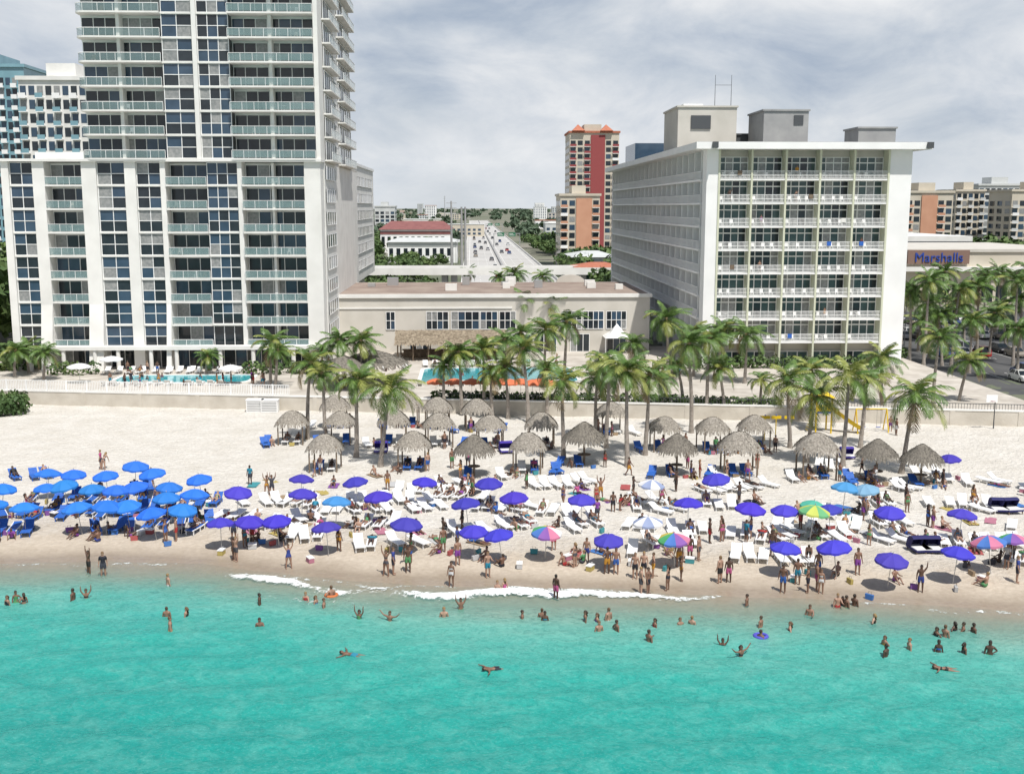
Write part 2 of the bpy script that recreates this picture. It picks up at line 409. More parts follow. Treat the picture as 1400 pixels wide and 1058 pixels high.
# ------------------------------------------------------------------ beach hotel (right)
ho=empty('beach_hotel'); b=B()
hx0,hx1=U(962),U(1238); YB=248
fx=[U(u) for u in (979,1023,1069,1115,1161,1207)]
zroof=ZV(205,YF,50); FHh=3.17
zf=[zroof-.7-FHh*k for k in range(0,10)]
b.box(hx0+2.2,hx1,YF+2.3,YB,0,zroof,white)
b.box(hx0,fx[0],YF-.3,YF+2.29,0,zroof,white2)
b.box(fx[-1],hx1,YF-.3,YF+2.29,0,zroof,white2)
b.box(hx0-1.8,hx1+2,YF-2.0,YB+1,zroof,zroof+.9,white2)
b.box(hx0-1.6,hx1+1.8,YF-1.8,YB+.8,zroof+.905,zroof+.95,grey)
for i in range(5):
    xa,xb=fx[i],fx[i+1]
    for k,z in enumerate(zf[1:]):
        if z<1.5: continue
        zt=zf[k]
        b.box(xa+.14,xb-.14,YF-.35,YF+1.5,z-.22,z,white2)
        picketrail(b,xa+.16,xb-.16,YF-.3,z,st=.17,hw=.026)
        b.box(xa+.14,xb-.14,YF-.28,YF-.25,z+.45,z+.52,white2)
        windows(b,xa+.16,xb-.16,YF+1.55,z+.02,zt-.25,4,1,fr=white2,kind='green',fw=.12)
        b.box(xa+.14,xb-.14,YF+1.45,YF+1.54,z+2.1,z+2.25,white2)
        for q in range(R.choice([1,2,2,3])): chair(b,xa+.7+q*1.35+R.uniform(-.2,.2),YF+.5,z)
        if R.random()<.6: table(b,xa+1.6,YF+.6,z)
        if R.random()<.2:
            xx=R.uniform(xa+.6,xb-1.4); b.box(xx,xx+.6,YF-.36,YF-.33,z+.5,z+1.09,R.choice([bluep,wood,white]))
for x in fx: b.box(x-.13,x+.13,YF-.42,YF+1.6,0,zroof,cream)
b.box(fx[0]+.01,fx[-1]-.01,YF+1.64,YF+2.29,0,zroof-.01,beige)
for i in range(5):
    windows(b,fx[i]+.2,fx[i+1]-.2,YF+1.4,.3,zf[9]-.3 if zf[9]>2.5 else 3.0,3,1,kind='green')
b.xf=lambda x,y,z:(hx0+y,x,z)
ysn=[YF+3+ i*4.55 for i in range(21)]
for k,z in enumerate(zf[1:]):
    if z<2: continue
    zt=zf[k]
    b.box(YF+2.5,YB,-.3,2.15,z-.3,z,white2)
    picketrail(b,YF+2.5,YB,-.25,z,st=.3,hw=.04)
    for i in range(20):
        windows(b,ysn[i]+.15,ysn[i+1]-.15,1.9,z+.02,zt-.32,2,1,fr=white2,kind='dark',fw=.12)
for yv in ysn: b.box(yv-.12,yv+.12,-.1,2.15,0,zroof,white2)
b.box(YB-1,YB,-.3,2.1,0,zroof,white2)
b.xf=None
def rbox(u0,u1,v0,v1,Yd,dep,m,cap=True):
    x0,x1=XU(u0,Yd,32),XU(u1,Yd,32); za=zroof+.95; zb=ZV(v0,Yd,x0)
    b.box(x0,x1,Yd,Yd+dep,za,zb,m)
    if cap: b.box(x0-.2,x1+.2,Yd-.2,Yd+dep+.2,zb,zb+.25,m)
    return x0,x1,zb
x0,x1,zb=rbox(926,1006,147,187,170,12,beige)
b.box(x0+2,x0+5,169.8,170,zb-3.2,zb-1.2,dgrey); b.box(x0+1,x1-5,171,180,zb+.25,zb+.6,white2)
for xx in (x1-3,x1-.5): b.tube([(xx,172,zb),(xx,172,zb+5)],[.05,.03],dgrey,5)
b.tube([(x1-3,172,zb+3.5),(x1-.5,172,zb+3.5)],[.03,.03],dgrey,4)
for q in range(7):
    xx=R.uniform(U(985),U(1200)); yy_=R.uniform(156,185); b.box(xx,xx+R.uniform(.6,1.6),yy_,yy_+1,zroof+.951,zroof+R.uniform(1.4,2.1),R.choice([grey,white,dgrey]))
x0,x1,zb=rbox(1043,1104,152,188,165,9,grey); b.box(x1-2.2,x1-.8,164.9,165,zb-2,zb-.6,dgrey)
rbox(1173,1224,176,188,160,6,grey); rbox(868,965,196,215,226,14,glassB,False)
rbox(985,1040,185,190,175,10,dgrey)
for xx in (hx0+.3,hx1+1.2): b.box(xx,xx+.7,YF-2.6,YF-2.01,zroof+.1,zroof+.9,dgrey)
b.obj('facade',ho)
# ------------------------------------------------------------------ low lobby / restaurant block
lo=empty('restaurant_building'); b=B(); YL=166
x0,x1=XU(440,YL,6),XU(888,YL,6); zt=ZV(407,YL,0)
b.box(x0,x1,YL,YL+26,0,zt,beige); b.box(x0-.3,x1+.3,YL-.3,YL+26.3,zt,zt+.55,white)
b.box(x0+.3,x1-.3,YL+.3,YL+25.7,zt+.551,zt+.58,roofm)
def LX(u): return XU(u,YL,6)
for u0,u1,n in [(583,613,4),(617,655,4),(657,680,3),(683,705,3),(768,795,4),(797,825,4),(829,856,4),(528,540,2)]:
    windows(b,LX(u0),LX(u1),YL-.08,ZV(450,YL),ZV(426,YL),n,2)
b.box(LX(445),LX(700),YL-.15,YL-.01,ZV(422,YL),ZV(420,YL),white)
for u0 in (560,610,650,700,735,780,830): windows(b,LX(u0),LX(u0+26),YL-.08,1.2,3.9,3,1)
for i in range(12):
    xx=R.uniform(x0+3,x1-4); y_=R.uniform(YL+6,YL+22); b.box(xx,xx+R.uniform(.8,2),y_,y_+1.2,zt+.6,zt+R.uniform(1.1,1.9),R.choice([grey,white,steel]))
xg=XU(781,YL+24,9); P=[]
for a in range(9):
    t=math.pi*a/8; P.append((xg-2.5*math.cos(t),YL+25,zt+.6+1.3*math.sin(t)))
b.add(P+[(p_[0],p_[1]+1,p_[2]) for p_ in P],[tuple(range(9)),tuple(range(9,18))]+[(i,i+1,i+10,i+9) for i in range(8)],beige)
b.obj('walls',lo)
def blades(b,rings,m,ln=.5,w=.14,seed=1):
    rr=random.Random(seed)
    for ring in rings:
        for P_,dn in ring:
            P_=Vector(P_); dn=Vector(dn).normalized(); side=dn.cross(Vector((0,0,1)))
            if side.length<.01: side=Vector((1,0,0))
            side.normalize(); l=ln*rr.uniform(.7,1.25); j=side*rr.uniform(-.14,.14)
            a=P_-side*w/2+Vector((0,0,rr.uniform(0,.06))); c=P_+side*w/2+Vector((0,0,rr.uniform(0,.06)))
            e=P_+(dn*l)+j
            b.add([a,c,e+side*w*.3,e-side*w*.35],[(0,1,2,3)],m)
def gable_thatch(b,x0,x1,y0,y1,z0,z1,m,seed=3):
    ym=(y0+y1)/2
    b.add([(x0,y0,z0),(x1,y0,z0),(x1,ym,z1),(x0,ym,z1),(x0,y1,z0),(x1,y1,z0)],[(0,1,2,3),(3,2,5,4),(0,3,4),(1,5,2)],m)
    rings=[]
    for t_ in np.linspace(0,1,9):
        ring=[]
        for x in np.arange(x0,x1,.13):
            ring.append(((x,y0+(ym-y0)*t_,z0+(z1-z0)*t_+.04+R.uniform(0,.12)),(R.uniform(-.25,.25),-(ym-y0),-(z1-z0)*1.1)))
            ring.append(((x,y1-(y1-ym)*t_,z0+(z1-z0)*t_+.04),(0,(ym-y0),-(z1-z0)*1.1)))
        rings.append(ring)
    blades(b,rings,m,.75,.16,seed=seed)
b=B(); xa,xb=XU(540,157,4),XU(694,157,4)
gable_thatch(b,xa,xb,156,164,3.7,5.1,thatchT)
for x in np.linspace(xa+.4,xb-.4,8):
    for y_ in (156.5,163.5): b.tube([(x,y_,1.2),(x,y_,4.0)],[.12,.1],wood,7)
b.box(xa+1,xb-1,160,160.6,1.2,2.3,wood); b.box(xa+.8,xb-.8,159.8,160.8,2.3,2.38,wood)
for i in range(12): chair(b,xa+1+i*1.2,158.4,1.2,wood,1)
b.obj('thatched_pavilion')
# ------------------------------------------------------------------ deck, seawall, fence
b=B()
P=[(-130,wy(-130)+.4),(63,wy(63)+.4),(63,149.5),(63,172),(-130,172)]
n=len(P)
b.add([(x,y,-.5) for x,y in P]+[(x,y,1.2) for x,y in P],[tuple(range(n,2*n))]+[(i,(i+1)%n,n+(i+1)%n,n+i) for i in range(n)],deckm)
b.obj('pool_deck')
def along(xa,xb,off=0.0):
    A=Vector((xa,wy(xa)+off,0)); C=Vector((xb,wy(xb)+off,0)); dv=(C-A); l=dv.length; dv/=l; nv=Vector((-dv.y,dv.x,0))
    return l,(lambda x,y,z:(A.x+dv.x*x+nv.x*y,A.y+dv.y*x+nv.y*y,z))
b=B(); l,b.xf=along(-200,200)
b.box(0,l,0,.38,-1,1.55,wallm); b.box(0,l,-.06,.44,1.55,1.68,white)
x=2
while x<l: b.box(x,x+.5,-.05,0.42,-1,1.549,wallm); x+=7
b.obj('seawall')
xa=G(0,540,1.6)[0]-8; xb=G(392,545,1.6)[0]
b=B(); l,b.xf=along(xa,xb,.15); picketrail(b,0,l,0,1.68,st=.2,h=1.15,hw=.035)
for i in range(int(l/2.5)+1): b.box(i*2.5-.07,i*2.5+.07,-.02,.10,1.68,2.95,white2)
b.obj('white_railing')
xa2=G(600,545,1.6)[0]; xb2=G(1400,555,1.6)[0]
b=B(); l,b.xf=along(xa2,xb2,.6); picketrail(b,0,l,0,1.2,st=.3,m=dgrey,h=1.0); b.obj('metal_railing')
pool_w=mat('pool_water',(.03,.30,.36),.06,(.06,.42,.47),1.5,bump=.15,bscale=3)
def pool(u0,u1,v0,v1):
    a=G(u0,v1,1.2); m_=G(u0,v0,1.2)
    xA,xB=a[0],G(u1,v1,1.2)[0]; yA,yB=a[1],m_[1]
    b=B(); P=[]; r=1.5
    for cx_,cy_,a0 in ((xB-r,yB-r,0),(xA+r,yB-r,90),(xA+r,yA+r,180),(xB-r,yA+r,270)):
        for q in range(5):
            t=math.radians(a0+q*22.5); P.append((cx_+r*math.cos(t),cy_+r*math.sin(t)))
    n=len(P); cxm=(xA+xB)/2; cym=(yA+yB)/2
    Q=[(x+(.5 if x>cxm else -.5),y+(.5 if y>cym else -.5)) for x,y in P]
    b.add([(x,y,1.22) for x,y in P],[tuple(range(n))],pool_w)
    b.add([(x,y,1.30) for x,y in P]+[(x,y,1.30) for x,y in Q]+[(x,y,1.2) for x,y in Q]+[(x,y,1.2) for x,y in P],
        [(i,(i+1)%n,n+(i+1)%n,n+i) for i in range(n)]+[(n+i,n+(i+1)%n,2*n+(i+1)%n,2*n+i) for i in range(n)]+[(i,(i+1)%n,3*n+(i+1)%n,3*n+i) for i in range(n)],white)
    b.obj('swimming_pool'); return xA,xB,yA,yB
pl=pool(150,335,514,524); pr=pool(575,792,504,524)
# ------------------------------------------------------------------ parking lot, street
b=B(); b.box(66,190,132,240,-.3,.012,asph)
for r_ in (0,1,2,3):
    for i in range(34):
        x=72+i*2.8; y=140+r_*24
        b.box(x-.05,x+.05,y,y+10,.012,.02,paint)
b.box(64.5,66,122,245,-.3,.14,white); b.obj('parking_lot')
b=B(); b.box(-3,27,262,1900,-.2,.06,conc); b.box(11.6,12.4,262,1900,.06,.9,grey)
for s_ in (-1,1):
    c0=12+s_*7.4
    for o in (-5.6,5.6): b.box(c0+o-.1,c0+o+.1,262,1900,.06,.1,paint)
    y=265
    while y<1400:
        for o in (-1.85,1.85): b.box(c0+o-.09,c0+o+.09,y,y+4,.06,.1,paint)
        y+=12
for s_ in (-3.2,27.0): b.box(s_,s_+.25,262,1900,-.2,.85,white)
b.obj('highway')
b=B(); b.box(-80,90,292,304,5.2,6.2,grey); b.box(-80,90,291.8,292,5.2,7.1,white); b.box(-80,90,304,304.2,5.2,7.1,white)
for x in range(-78,90,14):
    if -6<x<30: continue
    b.box(x,x+1.6,293,303,0,5.2,grey)
for x in (-5.5,29): b.box(x,x+1.6,293,303,0,5.2,grey)
b.obj('road_overpass')
# ------------------------------------------------------------------ background buildings
def tower(name,u0,u1,vt,Yd,dep,wall,stripe,kind='dark',fh=3.1,cap=None,bal=True,bays=6,vb=None,stripes=()):
    x0,x1=XU(u0,Yd,20),XU(u1,Yd,20); zt=ZV(vt,Yd,(x0+x1)/2); e=empty(name); b=B()
    b.box(x0,x1,Yd,Yd+dep,0,zt,wall)
    w=(x1-x0)/bays; z=1.0
    while z+fh<zt-.3:
        for i in range(bays):
            if i in stripes: continue
            b.box(x0+i*w+w*.15,x0+(i+1)*w-w*.15,Yd-.06,Yd-.004,z+.7,z+fh-.35,pane_mat(kind))
            if bal and i%2==0: b.box(x0+i*w+w*.05,x0+(i+1)*w-w*.05,Yd-1.2,Yd-.07,z-.1,z+.1,white2); b.box(x0+i*w+w*.05,x0+(i+1)*w-w*.05,Yd-1.2,Yd-1.12,z+.1,z+1.1,stripe if R.random()<.9 else white2)
        nd=max(3,int(dep/6)); dw=dep/nd
        for i in range(nd):
            for xs_,s_ in ((x0,-1),(x1,1)):
                ya=Yd+i*dw+dw*.2; yb=Yd+(i+1)*dw-dw*.2
                b.box(min(xs_+s_*.004,xs_+s_*.06),max(xs_+s_*.004,xs_+s_*.06),ya,yb,z+.7,z+fh-.5,pane_mat(kind))
        z+=fh
    for i in stripes: b.box(x0+i*w,x0+(i+1)*w,Yd-.5,Yd-.003,0,zt-1,stripe)
    b.box(x0-.5,x1+.5,Yd-.5,Yd+dep+.5,zt,zt+.9,cap or wall)
    b.box(x0+(x1-x0)*.3,x0+(x1-x0)*.65,Yd+2,Yd+dep*.6,zt+.9,zt+4,wall)
    b.obj('facade',e); return x0,x1,zt,e
crim=mat('crimson_stucco',(.28,.06,.06),.8); sal=mat('salmon_stucco',(.52,.27,.17),.8,(.57,.31,.20),.3)
tanm=mat('tan_stucco',(.51,.46,.37),.8,(.58,.53,.44),.2); tealw=mat('teal_glass_wall',(.16,.30,.35),.15,(.22,.39,.45),.2)
greyw=mat('pale_wall',(.50,.52,.51),.8,(.58,.59,.58),.2); terra=mat('terracotta',(.38,.12,.07),.8,(.45,.17,.10),1)
x0,x1,zt,e=tower('striped_apartment_tower',778,845,182,520,24,tanm,crim,bays=7,stripes=(3,4),cap=terra)
b=B()
for q in (x0+4,x1-6):
    b.add([(q-3,518,zt+.9),(q+3,518,zt+.9),(q+3,526,zt+.9),(q-3,526,zt+.9),(q,522,zt+4)],[(0,1,4),(1,2,4),(2,3,4),(3,0,4)],terra)
b.obj('roof_gables',e)
tower('salmon_apartment_building',766,820,268,430,22,tanm,sal,bays=5,stripes=(2,3))
tower('glass_condominium_tower',-60,46,92,330,30,tealw,white2,'blue',bays=12)
tower('glass_condominium_tower',38,152,110,262,26,white,tealw,'blue',bays=10)
tower('apartment_building',1237,1302,264,430,20,tanm,sal,bays=6,stripes=(2,3))
tower('apartment_building',1306,1345,262,470,20,tanm,greyw,bays=5)
tower('apartment_building',1336,1400,254,520,20,greyw,tanm,bays=8)
tower('apartment_building',1382,1480,262,440,20,tanm,greyw,bays=10)
tower('apartment_building',1285,1312,270,560,20,greyw,white2,bays=4)
tower('office_building',512,540,283,900,20,greyw,white2,bays=4,bal=False)
e=empty('department_store'); b=B(); Yd=262; x0,x1=XU(1232,Yd,8),XU(1480,Yd,8); zt=ZV(345,Yd,90)
b.box(x0,x1,Yd,Yd+50,0,zt,tanm); b.box(x0-.2,x1,Yd-.4,Yd+50,zt,zt+.7,beige)
xs0,xs1=XU(1238,Yd,8),XU(1322,Yd,8); brn=mat('brown_sign_band',(.22,.14,.11),.8)
b.box(xs0,xs1,Yd-1.0,Yd-.02,ZV(361,Yd,90),zt+.5,brn)
b.box(x0,x1,Yd-1.5,Yd-.02,ZV(371,Yd,90),ZV(365,Yd,90),white)
for i in range(12): b.box(x0+2+i*3.6,x0+4.8+i*3.6,Yd-.1,Yd-.01,.3,4.2,glassD)
b.box(x0+4,x1,Yd+60,Yd+110,0,zt+2.2,white); b.box(x0+4,x1,Yd+59.8,Yd+60,zt-.5,zt+.7,dgrey)
b.obj('walls',e)
cu=bpy.data.curves.new('lettering','FONT'); cu.body='Marshalls'; cu.size=3.2; cu.extrude=.08; cu.align_x='CENTER'
to=bpy.data.objects.new('lettering_tmp',cu); col.objects.link(to); bpy.context.view_layer.update()
lm=bpy.data.meshes.new_from_object(to.evaluated_get(bpy.context.evaluated_depsgraph_get())); bpy.data.objects.remove(to)
lm.materials.clear(); lm.materials.append(mat('sign_blue',(.02,.06,.32),.5))
o=put(lm,'lettering',((xs0+xs1)/2,Yd-1.15,ZV(358,Yd,90)),parent=e); o.rotation_euler=(math.pi/2,0,0)
def hall(name,u0,u1,vt,vr,Yd,dep,wall,roof):
    x0,x1=XU(u0,Yd,8),XU(u1,Yd,8); z1=ZV(vt,Yd,0); z2=ZV(vr,Yd,0); e=empty(name); b=B()
    b.box(x0,x1,Yd,Yd+dep,0,z1,wall)
    ym=Yd+dep/2
    b.add([(x0-1,Yd-1,z1),(x1+1,Yd-1,z1),(x1+1,Yd+dep+1,z1),(x0-1,Yd+dep+1,z1),(x0+4,ym,z2),(x1-4,ym,z2)],[(0,1,5,4),(1,2,5),(2,3,4,5),(3,0,4)],roof)
    nn=int((x1-x0)/3)
    for i in range(nn): b.box(x0+i*3+.6,x0+i*3+2.2,Yd-.08,Yd-.01,z1*.35,z1*.7,glassD)
    b.box(x0,x1,Yd-.2,Yd-.09,z1*.8,z1*.92,roof); b.obj('walls',e)
hall('white_hall',520,616,314,303,560,40,white2,mat('red_roof',(.20,.075,.07),.8,(.27,.11,.10),.4))
hall('warehouse',530,625,331,326,460,30,white2,greyw)
hall('small_shop',785,842,352,345,330,24,white2,greyw)
hall('small_shop',790,850,366,360,300,12,mat('aqua_wall',(.12,.32,.28),.8),terra)
rb=random.Random(5)
for i in range(95):
    Yd=rb.uniform(700,4200); u=rb.uniform(500,1400) if rb.random()<.5 else rb.uniform(515,850)
    if 612<u<722: continue
    x=XU(u,Yd,8); w=rb.uniform(12,44); h=rb.uniform(6,12)+ (rb.random()<.3)*Yd*.007
    b=B(); wm_=rb.choice([white2,greyw,tanm,beige]); b.box(x,x+w,Yd,Yd+20,0,h,wm_); b.box(x-.3,x+w+.3,Yd-.3,Yd+20.3,h,h+.5,rb.choice([greyw,white2,terra]))
    z=1
    while z+3<h:
        for q in range(int(w/4)): b.box(x+q*4+.8,x+q*4+3,Yd-.1,Yd-.01,z+.6,z+2.2,glassB)
        z+=3
    b.obj('distant_building')
# ------------------------------------------------------------------ foliage masses
def leafmass(C,Rr,n,ls,rng):
    k=len(C); dirs=rng.normal(size=(k,n,3)); dirs/=np.linalg.norm(dirs,axis=2,keepdims=True)
    rad=rng.uniform(.55,1.0,size=(k,n,1))**.6
    lump=1+.22*np.sin(dirs[...,0:1]*5+rng.uniform(0,6,size=(k,1,1)))*np.cos(dirs[...,1:2]*4+rng.uniform(0,6,size=(k,1,1)))
    P=C[:,None,:]+dirs*rad*lump*Rr[:,None,:]
    nrm=dirs+rng.normal(scale=.7,size=dirs.shape); nrm/=np.linalg.norm(nrm,axis=2,keepdims=True)
    a=np.cross(nrm,rng.normal(size=dirs.shape)); a/=np.linalg.norm(a,axis=2,keepdims=True); c=np.cross(nrm,a)
    s=ls[:,None,None]*rng.uniform(.6,1.3,size=(k,n,1))
    a=a*s; c=c*s*.6
    V=np.stack([P-a-c,P+a-c*.6,P+a*.7+c,P-a*.6+c*1.1],2).reshape(-1,3)
    F=np.arange(len(V)).reshape(-1,4); return V,F
rng=np.random.default_rng(3)
def treezone(name,xy,hs,n,ls,m):
    C=[];Rr=[];LS=[]
    for (x,y),h in zip(xy,hs):
        for q in range(4):
            C.append((x+rng.normal()*h*.22,y+rng.normal()*h*.2,h*(.55+.2*rng.random()))); r=h*rng.uniform(.24,.36); Rr.append((r*1.15,r,r*.85)); LS.append(ls*h/9)
    V,F=leafmass(np.array(C),np.array(Rr),n,np.array(LS),rng)
    me=npmesh(name,V,F,[m]); return put(me,name,(0,0,0))
def ok(x,y):
    if y<1900 and -9<x<33: return False
    for (u0,u1,ya,yb) in [(520,616,545,600),(530,625,440,490),(766,845,425,550)]:
        if XU(u0,y)-4<x<XU(u1,y)+4 and (ya-15<y<yb): return False
    if 285<y<310: return False
    return True
xy=[];hs=[]
while len(xy)<280:
    y=rb.uniform(215,640); u=rb.uniform(490,860); x=XU(u,y)
    if not ok(x,y) or (y<250 and x>24) or (y<260 and x<-22): continue
    if 515<u<650 and rb.random()<.65 and y>310: continue
    xy.append((x,y)); hs.append(rb.uniform(4,7) if y<460 and u<650 else rb.uniform(6,10))
treezone('tree_belt',xy,hs,70,.7,leafA)
xy=[];hs=[]
while len(xy)<170:
    y=rb.uniform(300,420); u=rb.uniform(1215,1500); xy.append((XU(u,y),y)); hs.append(rb.uniform(7,13))
for i in range(60):
    y=rb.uniform(170,300); xy.append((XU(rb.uniform(-70,12),y),y)); hs.append(rb.uniform(6,14))
treezone('tree_belt',xy,hs,60,.9,leafA)
xy=[];hs=[]
while len(xy)<1300:
    y=640+ (rb.random()**1.6)*5500; u=rb.uniform(480,1500) if rb.random()<.8 else rb.uniform(-100,1500); x=XU(u,y)
    if not ok(x,y): continue
    xy.append((x,y)); hs.append(rb.uniform(6,10)*(1+y/9000))
treezone('distant_trees',xy,hs,14,2.2,leafF)
# ------------------------------------------------------------------ palms
def palm(bx,by,bz,tx,ty,tz,cr=2.6,yel=.3,nf=23,seed=0,name='palm_tree'):
    r_=np.random.default_rng(seed); b=B(); nf=int(nf*r_.uniform(.85,1.15)); wind=r_.uniform(.12,.38)
    A=Vector((bx,by,bz)); T_=Vector((tx,ty,tz)); hgt=(T_-A).length
    pts=[];rs=[]
    for i in range(9):
        t_=i/8; p_=A.lerp(T_,t_); p_+=Vector((-(tx-bx)*.5*t_*(1-t_)+.25*math.sin(t_*4+seed)*t_*(1-t_),0,0))
        pts.append(p_); rs.append((.22-.11*t_)*(1.35 if i==0 else 1)*(.9+.02*hgt))
    b.tube(pts,rs,trunkm,8)
    b.ell(T_,(.26,.26,.35),frondd,7,5)
    for q in range(5):
        a=r_.uniform(0,6.28); b.ell(T_+Vector((math.cos(a)*.32,math.sin(a)*.32,-.15)),(.14,.14,.17),leafA,6,4)
    V=[];Fq=[];M=[]
    for i in range(nf):
        az=i*2.399+r_.uniform(-.3,.3); q=i/nf
        el=math.radians(76-98*q+r_.uniform(-12,12)); Lf=cr*r_.uniform(.85,1.15)*(.85+.22*min(q*3,1))
        dry=(q>.94); mk=2 if dry else (1 if r_.random()<yel else 0)
        dirh=np.array([math.cos(az),math.sin(az),0.]); ns=11; p_=np.array(T_); path=[p_.copy()]; e_=el; dr=r_.uniform(5.0,8.5)
        for s_ in range(ns):
            dv=dirh*math.cos(e_)+np.array([0,0,math.sin(e_)])+np.array([wind,.06,0])*(s_/ns)
            dv/=np.linalg.norm(dv); p_=p_+dv*Lf/ns; path.append(p_.copy()); e_-=math.radians(dr+3*q)
        path=np.array(path)
        side=np.array([-math.sin(az),math.cos(az),0.])
        for s_ in range(ns):
            w0=.035*(1-s_/ns)+.01
            o=len(V); V+= [path[s_]-side*w0,path[s_]+side*w0,path[s_+1]+side*w0*.8,path[s_+1]-side*w0*.8]; Fq.append((o,o+1,o+2,o+3)); M.append(mk)
        nl=19
        for j in range(nl):
            t_=.08+.92*(j+.5)/nl; f_=t_*ns; i0=min(int(f_),ns-1); pp=path[i0]+(path[i0+1]-path[i0])*(f_-i0)
            tg=path[i0+1]-path[i0]; tg/=np.linalg.norm(tg)
            ll=Lf*.30*math.sin(math.pi*min(1,.18+t_*.78))**.7
            for sg in (-1,1):
                dl=side*sg*.8+tg*.75+np.array([wind*.5,0,-.10-.28*r_.random()]); dl/=np.linalg.norm(dl)
                mid=pp+dl*ll*.55; end=mid+(dl+np.array([.05,0,-.45]))*ll*.45
                wv_=tg*.056*(cr/2.6)
                o=len(V); V+=[pp-wv_*.6,pp+wv_*.6,mid+wv_,mid-wv_,end+wv_*.15,end-wv_*.15]
                Fq+=[(o,o+1,o+2,o+3),(o+3,o+2,o+4,o+5)]; M+=[mk,mk]
    fm_=[frond1,frond2,frondd]
    o=len(b.v); b.v+= [tuple(v) for v in V]; idx=[b.mi(m) for m in fm_]
    b.f+=[tuple(o+k for k in f) for f in Fq]; b.m+=[idx[m] for m in M]
    b.v=[(v[0]-bx,v[1]-by,v[2]-bz) for v in b.v]
    me=b.mesh(name); put(me,name,(bx,by,bz))
def palmpx(ub,vb,uc,vc,cr=2.6,yel=.3,zb=0.0,seed=0):
    bx,by=G(ub,vb,zb); tz=ZV(vc,by,bx); tx=XU(uc,by,tz)
    palm(bx,by,zb-.1,tx,by+R.uniform(-.5,.5),tz,cr,yel,seed=seed)
PALMS=[(520,638,534,531,3.0,.6),(487,625,489,520,2.9,.5),(420,600,426,497,2.7,.55),(446,605,440,512,2.3,.5),(632,562,627,482,2.6,.35),(662,560,660,478,2.7,.4),
(695,572,690,503,2.6,.45),(722,577,716,478,2.8,.35),(770,627,769,522,2.7,.6),(814,603,816,516,2.8,.5),(858,637,856,508,3.0,.5),(829,612,833,500,2.6,.4),
(882,622,887,512,2.8,.55),(945,592,941,470,2.8,.2),(965,572,970,463,2.8,.2),(1080,612,1074,520,2.8,.6),(1103,632,1113,541,3.0,.6),(1109,585,1110,508,2.7,.4),
(1152,642,1162,516,3.0,.6),(1176,612,1188,520,2.8,.6),(1232,647,1252,540,3.3,.55),(1205,562,1205,490,2.8,.2),(1275,566,1286,462,2.8,.2),(1310,556,1322,492,2.7,.5),
(748,564,747,505,2.4,.3),(906,562,902,520,2.2,.3),(990,566,985,505,2.5,.2),(672,566,672,512,2.2,.5),(608,562,606,500,2.2,.2),(1040,560,1042,520,2.0,.2),(935,555,925,500,2.4,.2)]
for i,pp in enumerate(PALMS): palmpx(*pp,zb=0.0 if pp[1]>566 else 0.5,seed=i)
PB=[(370,530,371,470,2.9,.15),(462,528,461,466,2.9,.15),(492,528,494,466,3.0,.15),(376,532,380,480,2.2,.15),(716,478,716,412,3.3,.15),(753,480,753,418,2.8,.1),(745,530,746,452,3,.15),(772,525,774,440,3,.15),
(913,520,911,437,3.4,.15),(1018,524,1021,458,3.4,.1),(948,515,950,455,3.,.15),(983,520,985,450,3.,.15),(282,512,284,488,2.,.15),(40,510,38,478,2.8,.15),(60,520,62,482,2.2,.15),
(868,515,866,470,2.8,.2),(715,515,712,455,2.6,.15),(690,520,690,465,2.6,.15),(20,515,22,480,2.4,.15),(820,525,822,490,2.3,.2),(440,525,440,480,2.3,.15)]
for i,pp in enumerate(PB): palmpx(*pp,zb=1.2,seed=60+i)
PC=[(1243,500,1243,398,3.2,.1),(1262,505,1272,385,3.2,.1),(1300,500,1310,395,3.2,.1),(1335,500,1338,392,3.2,.1),(1352,490,1357,428,3,.15),(1385,500,1392,385,3.3,.1),(1288,500,1285,432,3,.1),(1325,510,1330,440,3,.1),
(1390,520,1393,450,3.2,.15),(1318,480,1318,415,3.2,.1),(1375,480,1372,420,3,.1),(1255,480,1257,440,3,.1),(1405,470,1405,370,3.4,.1),(1345,460,1345,375,3.2,.1),(1280,470,1290,372,3.2,.1),(1365,455,1365,372,3.2,.1),(1232,470,1236,405,3.,.1),
(1300,465,1303,415,3.2,.1),(1395,480,1396,410,3.2,.1),(1270,490,1268,415,3,.1),
(703,415,703,375,4.2,.1),(745,405,742,378,3.6,.1),(680,412,682,380,3.,.1),(640,402,640,372,3.2,.1)]
for i,pp in enumerate(PC): palmpx(*pp,zb=0,seed=100+i)
# ------------------------------------------------------------------ shrubs and hedges
def hedge(pts,h,r,n,ls=.22,name='hedge',m=leafA):
    C=[];Rr=[]
    for (x,y,z) in pts: C.append((x,y,z+h*.5)); Rr.append((r,r*.8,h*.6))
    V,F=leafmass(np.array(C),np.array(Rr),n,np.full(len(C),ls),rng); put(npmesh(name,V,F,[m]),name,(0,0,0))
hedge([(G(u,566)[0]+R.uniform(-1,1),G(u,566)[1]+R.uniform(-1.5,1.5),0) for u in range(-70,30,7)],2.2,1.3,220,name='sea_grape_shrub')
hedge([(x,wy(x)+1.8+R.uniform(-.3,.3),1.2) for x in np.arange(G(600,550)[0],G(1030,550)[0],1.1)],1.1,.7,70)
hedge([(x,wy(x)+2.4+R.uniform(-.5,.5),0.3) for x in np.arange(63,95,1.2)],1.6,.9,80)
hedge([(x,147.5+R.uniform(-.5,.5),1.2) for x in np.arange(U(900),U(1200),1.2)],1.6,1.0,80)
hedge([(x,145+R.uniform(-1,1),1.2) for x in np.concatenate([np.arange(U(345),U(450),1.3),np.arange(U(85),U(150),1.6)])],1.6,1.0,80)
hedge([(x,149+R.uniform(-.5,.5),1.2) for x in np.arange(U(-60),U(20),1.1)],3.2,1.6,140,.3)
